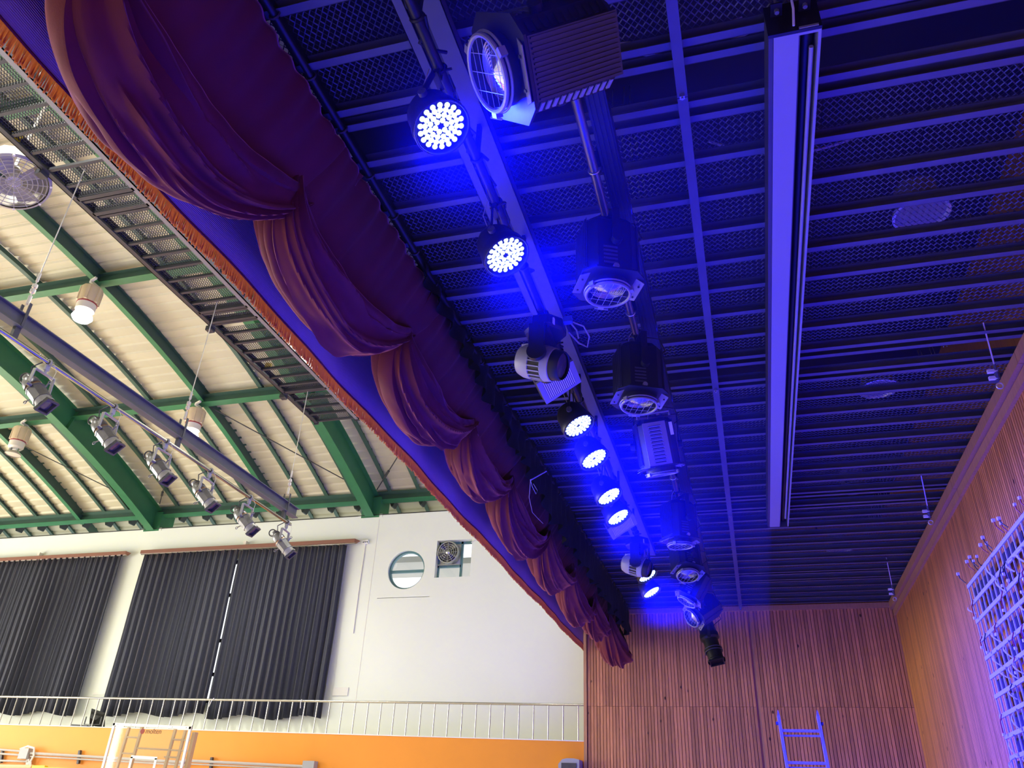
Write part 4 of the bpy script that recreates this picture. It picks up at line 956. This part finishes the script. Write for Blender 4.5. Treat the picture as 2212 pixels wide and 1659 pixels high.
for k, (px, py) in enumerate(((105, 785), (245, 885), (360, 955), (455, 1015), (540, 1075), (620, 1130))):
    y = min(9.96, PX(px, py, XS).y)
    if k == 0:
        L0 = V((XS, y, ZP)); p = V((XS, y, ZP-.34)); prot = t = thing('hall_spotlight', names6[0], 'spotlight', L0, 'grey hall spotlights on the pipe')
        MB().lathe([(0, .30), (.055, .30), (.062, .27), (.062, .25), (.05, .245)], p, R, 18).build('lamp_cap', M['grey'], t)
        MB().torus(p+R @ V((-.03, 0, .31)), R @ V((0, 1, 0)), .05, .009, 16, 6).build('rear_handle', M['darksteel'], t)
        MB().lathe([(.05, .25), (.085, .22), (.10, .14), (.105, .05)], p, R, 18, close=False).build('reflector_housing', M['copper'], t)
        MB().lathe([(.06, .24), (.09, .215), (.107, .14), (.107, .09)], p+R @ V((0, -.012, 0)), R, 10, close=False).build('rear_shell', M['grey'], t)
        MB().lathe([(.118, .06), (.118, .04), (.112, .04), (.105, -.12), (.112, -.125), (.112, -.15), (.10, -.15)], p, R, 8, PI/8, close=False).build('barrel', M['grey'], t)
        MB().lathe([(.098, -.14), (.098, -.21), (.112, -.215), (.112, -.25)], p, R, 18, close=False).build('front_tube', M['greylight'], t)
        MB().lathe([(.145, -.245), (.145, -.285), (.110, -.285), (.110, -.245)], p, R, 4, PI/4).build('colour_frame', M['darksteel'], t)
        MB().lathe([(0, -.245), (.05, -.25), (.09, -.24)], p, R, 18, close=False).build('lens', M['lensdark'], t)
        for s_ in (-1, 1):
            MB().cyl(p+R @ V((s_*.11, 0, -.02)), p+R @ V((s_*.17, 0, .0)), .008, n=6).torus(p+R @ V((s_*.185, 0, .0)), (0, 1, 0), .016, .005, 12, 5).build('shutter_handle', M['grey'], t)
            MB().beam(p+V((0, s_*.13, .03)), (XS, y+s_*.12, ZP-.13), .035, .010, (0, 1, 0)).build('yoke_arm', M['greylight'], t)
            MB().cyl(p+V((0, s_*.10, .03)), p+V((0, s_*.155, .03)), .022, n=10).build('tilt_knob', M['grey'], t)
        MB().beam((XS, y-.12, ZP-.13), (XS, y+.12, ZP-.13), .035, .010).build('yoke_bar', M['greylight'], t)
        mb = MB().torus((XS, y, ZP), (0, 1, 0), .034, .011, 16, 6).box((XS, y, ZP-.06), (.03, .05, .06)).cyl((XS, y, ZP-.13), (XS, y, ZP-.05), .014, n=8).cyl((XS+.02, y, ZP-.03), (XS+.08, y, ZP-.05), .008, n=6); mb.build('hook_clamp', M['greylight'], t)
        MB().tube([(XS-.02, y-.05, ZP-.02), (XS-.10, y-.08, ZP-.08), (XS-.09, y-.07, ZP-.16), (XS-.03, y-.03, ZP-.2), p+V((-.02, 0, .1))], .007, 6).build('power_cable', M['darksteel'], t)
        MB().tube([(XS+.01, y+.04, ZP+.03), (XS+.06, y+.07, ZP-.08), (XS+.05, y+.06, ZP-.2), p+V((.05, .06, .12))], .003, 5).build('safety_cable', M['wire'], t)
        kids = [c for c in COL.objects if c.parent == t]
    else:
        r_ = prot.copy(); COL.objects.link(r_); r_.location = (XS, y, ZP); r_['label'] = names6[k]; r_.rotation_euler = (0, 0, (.0, .06, -.05, .03, .0, .10)[k])
        for c_ in kids:
            d_ = c_.copy(); COL.objects.link(d_); d_.parent = r_

# ------------------------------------------------------------------ high bay lamps and the ceiling fan
def highbay(c, lit, label):
    t = thing('high_bay_lamp', label, 'lamp', c, 'high bay lamps under the green purlins')
    MB().box(c+V((0, 0, -.03)), (.05, .22, .05)).beam(c+V((.0, -.10, -.02)), c+V((.14, -.13, .02)), .05, .04).build('beam_clamp', M['cream'], t)
    MB().tube([c+V((0, 0, -.05)), c+V((.03, 0, -.09)), c+V((0, 0, -.13)), c+V((-.02, 0, -.10))], .012, 6).build('hook', M['galv'], t)
    z = c.z-.14; b = V((c.x, c.y, z))
    MB().lathe([(0, 0), (.19, 0), (.21, -.03), (.19, -.36), (0, -.36)], b, None, 12).build('housing', M['beigelamp'], t)
    mb = MB()
    for k in range(6):
        a = 2*PI*k/6; mb.box(b+V((.196*math.cos(a), .196*math.sin(a), -.19)), (.03, .05, .31), Matrix.Rotation(a, 3, 'Z'))
    mb.build('housing_rib', M['beigelamp'], t)
    MB().lathe([(.186, -.355), (.188, -.385), (.18, -.385)], b, None, 24).build('band', M['redband'], t)
    MB().lathe([(.18, -.38), (.175, -.52), (.14, -.56), (0, -.56)], b, None, 24).build('lower_housing', M['cream'], t)
    if lit:
        MB().lathe([(.10, -.55), (.16, -.60), (.19, -.68), (.15, -.74), (0, -.76)], b, None, 20).build('glowing_lens', M['lampglow'], t)
    else:
        for k in range(3):
            a = 2*PI*k/3; MB().box(b+V((.09*math.cos(a), .09*math.sin(a), -.61)), (.05, .05, .12)).build('neck_leg', M['galv'], t)
        MB().lathe([(.07, -.62), (.17, -.68), (.185, -.70), (.18, -.72)], b, None, 24, close=False).build('reflector_rim', M['fanwhite'], t); MB().lathe([(0, -.705), (.175, -.705)], b, None, 24, close=False).build('lens', M['lampoff'], t)
    MB().tube([c+V((-.05, .1, 0)), c+V((-.16, .12, .05)), c+V((-.14, .1, .18)), c+V((-.2, .05, .28))], .012, 6).build('supply_cable', M['conduit'], t)
highbay(PA(205, 612, .39), True, 'glowing high bay lamp with beige housing, higher and nearer of the two lit ones')
highbay(PA(429, 875, .39), True, 'glowing high bay lamp with beige housing, behind the spotlight bar')
highbay(PA(54, 915, .39), False, 'unlit high bay lamp with beige housing, at the left edge under the roof')
c = PD(30, 388, 10.6); ax = (EYE-c).normalized(); ax = (ax*.62+V((.0, .25, -.55))).normalized(); R = aimrot(ax, (0, 0, 1))
t = thing('ceiling_fan', 'round cream industrial fan hanging at the left edge beside the catwalk', 'fan', c)
MB().lathe([(.34, -.07), (.37, -.05), (.37, .05), (.335, .05), (.335, -.05)], c, R, 40, close=False).build('ring', M['fanwhite'], t)
mb = MB()
for r_ in (.08, .13, .18, .23, .28, .32): mb.torus(c+ax*.06, ax, r_, .005, 36, 4)
for k in range(8): a = PI*k/8; d = R @ V((math.cos(a), math.sin(a), 0)); mb.tube([c+ax*.06+d*.335, c+ax*.06-d*.335], .005, 4)
mb.build('guard', M['fanwhite'], t)
for k in range(4):
    a = 2*PI*k/4+.3; d = R @ V((math.cos(a), math.sin(a), 0)); e = ax.cross(d)
    MB().grid([[c+d*.07+e*s_*.04+ax*s_*.02 for s_ in (-1, 0, 1)], [c+d*.2+e*s_*.10+ax*s_*.05 for s_ in (-1, 0, 1)], [c+d*.31+e*s_*.12+ax*s_*.05 for s_ in (-1, 0, 1)]]).build('blade', M['fanwhite'], t)
MB().lathe([(0, -.06), (.07, -.05), (.08, .05), (.07, .2), (0, .22)], c, R, 18).build('motor', M['cream'], t)
MB().lathe([(.36, .05), (.34, .16), (.20, .26)], c, R, 12, close=False).build('rear_cage', M['fanwhite'], t)
for k in range(8):
    a = 2*PI*k/8; d = R @ V((math.cos(a), math.sin(a), 0)); MB().cyl(c+d*.355+ax*.052, c+d*.355+ax*.07, .014, n=8).build('rivet', M['cream'], t)
MB().tube([c-ax*.2, c-ax*.2+V((0, 0, .5)), V((c.x, c.y, arch(c.y)+.5))], .02, 8).build('drop_rod', M['cream'], t)
MB().torus(c+V((-.28, -.1, .42)), (0, 1, 0), .04, .008, 14, 5).build('chain_ring', M['galv'], t)

# ------------------------------------------------------------------ lattice of display modules on the back wall
XT2 = 2.60
lt = thing('display_lattice', 'pale plastic lattice of uncovered display modules with loose wires on the wooden back wall', 'display frame', (XT2, 8, 3.2))
ya, yb = 5.0, 10.40; zt, zb_ = 4.365, .9
MB().span((XT2, ya, zb_), (XT2+.02, ya+.02, zt)).build('edge_upright', M['lattice'], lt)
z = zt; hm = MB().box((0, 0, 0), (.016, yb-ya, .042)).mesh('horizontal_strip', M['lattice'])
k = 0
while z > zb_:
    inst(hm, 'horizontal_strip', lt, (XT2, (ya+yb)/2, z-.02)); z -= .205; k += 1
um = MB().span((-.006, -.011, zb_-zt), (.006, .011, 0)).mesh('upright', M['lattice'])
y = yb
while y > ya:
    inst(um, 'upright', lt, (XT2+.01, y, zt)); y -= .165
bm_ = MB().box((0, 0, 0), (.006, .11, .15)).mesh('module_board', M['lattback'])
random.seed(5)
y = yb-.082; boards = 0
while y > 6.4:
    z = zt-.125
    while z > 2.0:
        if random.random() < (.8 if z > zt-.2 else .40): inst(bm_, 'module_board', lt, (XT2+.055, y, z), (0, 0, random.uniform(-.05, .05))); boards += 1
        z -= .205
    y -= .165
wm = None
for k in range(44):
    y = yb-.165*random.randint(0, 20); z = zt-.205*random.randint(0, 10)-.01
    l = random.uniform(.10, .22); dy = random.uniform(-.04, .04); a = V((XT2-.02, y, z))
    up = z > zt-.05
    q = [a, a+V((-.03, dy*.4, (.05 if up else -l*.4))), a+V((-.03, dy, (.10 if up else -l)))]
    MB().tube(q, .006, 5).build('power_cable', M['redwire'] if k % 3 else M['blackwire'], lt)
    MB().box(q[-1], (.022, .03, .026)).build('connector', M['whiteplastic'], lt)
for k in range(7):
    y = 10.36-.165*(k*2 + k%2); a = V((XT2-.02, y, zt+.02)); b_ = a+V((-.05, .02+.03*random.random(), .10+.05*random.random()))
    MB().tube([a, a.lerp(b_, .5)+V((-.02, 0, 0)), b_], .006, 5).build('power_cable', M['redwire'] if k % 2 else M['blackwire'], lt); MB().box(b_, (.03, .03, .032)).build('connector', M['whiteplastic'], lt)
for k in range(34):
    y = yb-.165*random.randint(0, 20)-.06; z = zt-.205*random.randint(0, 10)-.03; l = random.uniform(.12, .24); s_ = random.uniform(-.1, .1); w_ = .022
    pts = [V((XT2-.012-.07*math.sin(PI*q/6), y+s_*q/6, z-l*q/6)) for q in range(7)]
    MB().grid([[p+V((0, -w_, 0)), p+V((0, w_, 0))] for p in pts]).build('ribbon_cable', M['lattice'], lt)

# ------------------------------------------------------------------ ladder
ld = thing('ladder', 'aluminium ladder lit blue, standing before the wooden end wall', 'ladder', (.47, 10, 0))
YL = 10.0
def lad(u, z, d=0): return V((.262+u*.42+(2.887-z)*.05, YL+(z-2.887)*.10+d, z))
for u, nm in ((0, 'left'), (1, 'right')):
    MB().beam(lad(u, 0), lad(u, 2.85), .07, .028, (1, 0, 0)).build('rail', M['alu'], ld)
    MB().beam(lad(u, 0, .06), lad(u, 2.80, .06), .05, .02, (1, 0, 0)).build('rear_rail', M['alu'], ld)
    p = lad(u, 2.85); q = MB(); q.add([p+V((-.014, -.035, 0)), p+V((.014, -.035, 0)), p+V((.014, .035, 0)), p+V((-.014, .035, 0)), p+V((0, 0, .07))], [(0, 1, 2, 3), (0, 4, 1), (1, 4, 2), (2, 4, 3), (3, 4, 0)]); q.build('rail_tip', M['alu'], ld)
    s_ = -1 if u == 0 else 1; MB().cyl(lad(u, 2.775)+V((s_*.014, 0, 0)), lad(u, 2.775)+V((s_*.04, 0, 0)), .018, n=12).build('hinge_knob', M['darksteel'], ld)
z = 2.70
while z > .1:
    MB().beam(lad(0, z), lad(1, z), .05, .024).build('rung', M['alu'], ld); MB().beam(lad(0, z-.045, .05), lad(1, z-.045, .05), .035, .018).build('rung', M['alu'], ld); z -= .325
MB().box(lad(.96, 2.60), (.006, .02, .07)).build('red_tag', M['redwire'], ld)

# ------------------------------------------------------------------ scattering box added to stand in for lens bloom around the blue lamps
hm_ = bpy.data.materials.new('bloom_scatter'); hm_.use_nodes = True; nt = hm_.node_tree; nt.nodes.remove(nt.nodes['Principled BSDF'])
vs_ = nt.nodes.new('ShaderNodeVolumeScatter'); vs_.inputs['Density'].default_value = .012; vs_.inputs['Anisotropy'].default_value = .1; vs_.inputs['Color'].default_value = (.9, .9, 1, 1)
nt.links.new(vs_.outputs[0], nt.nodes['Material Output'].inputs['Volume'])
hz = MB().span((-2.0, -1.5, 4.25), (.35, 15.5, 5.535)).build('bloom_haze', hm_, None); tag(hz, 'added scattering box standing in for lens bloom around the blue lamps', 'bloom_haze'); hz['kind'] = 'stuff'
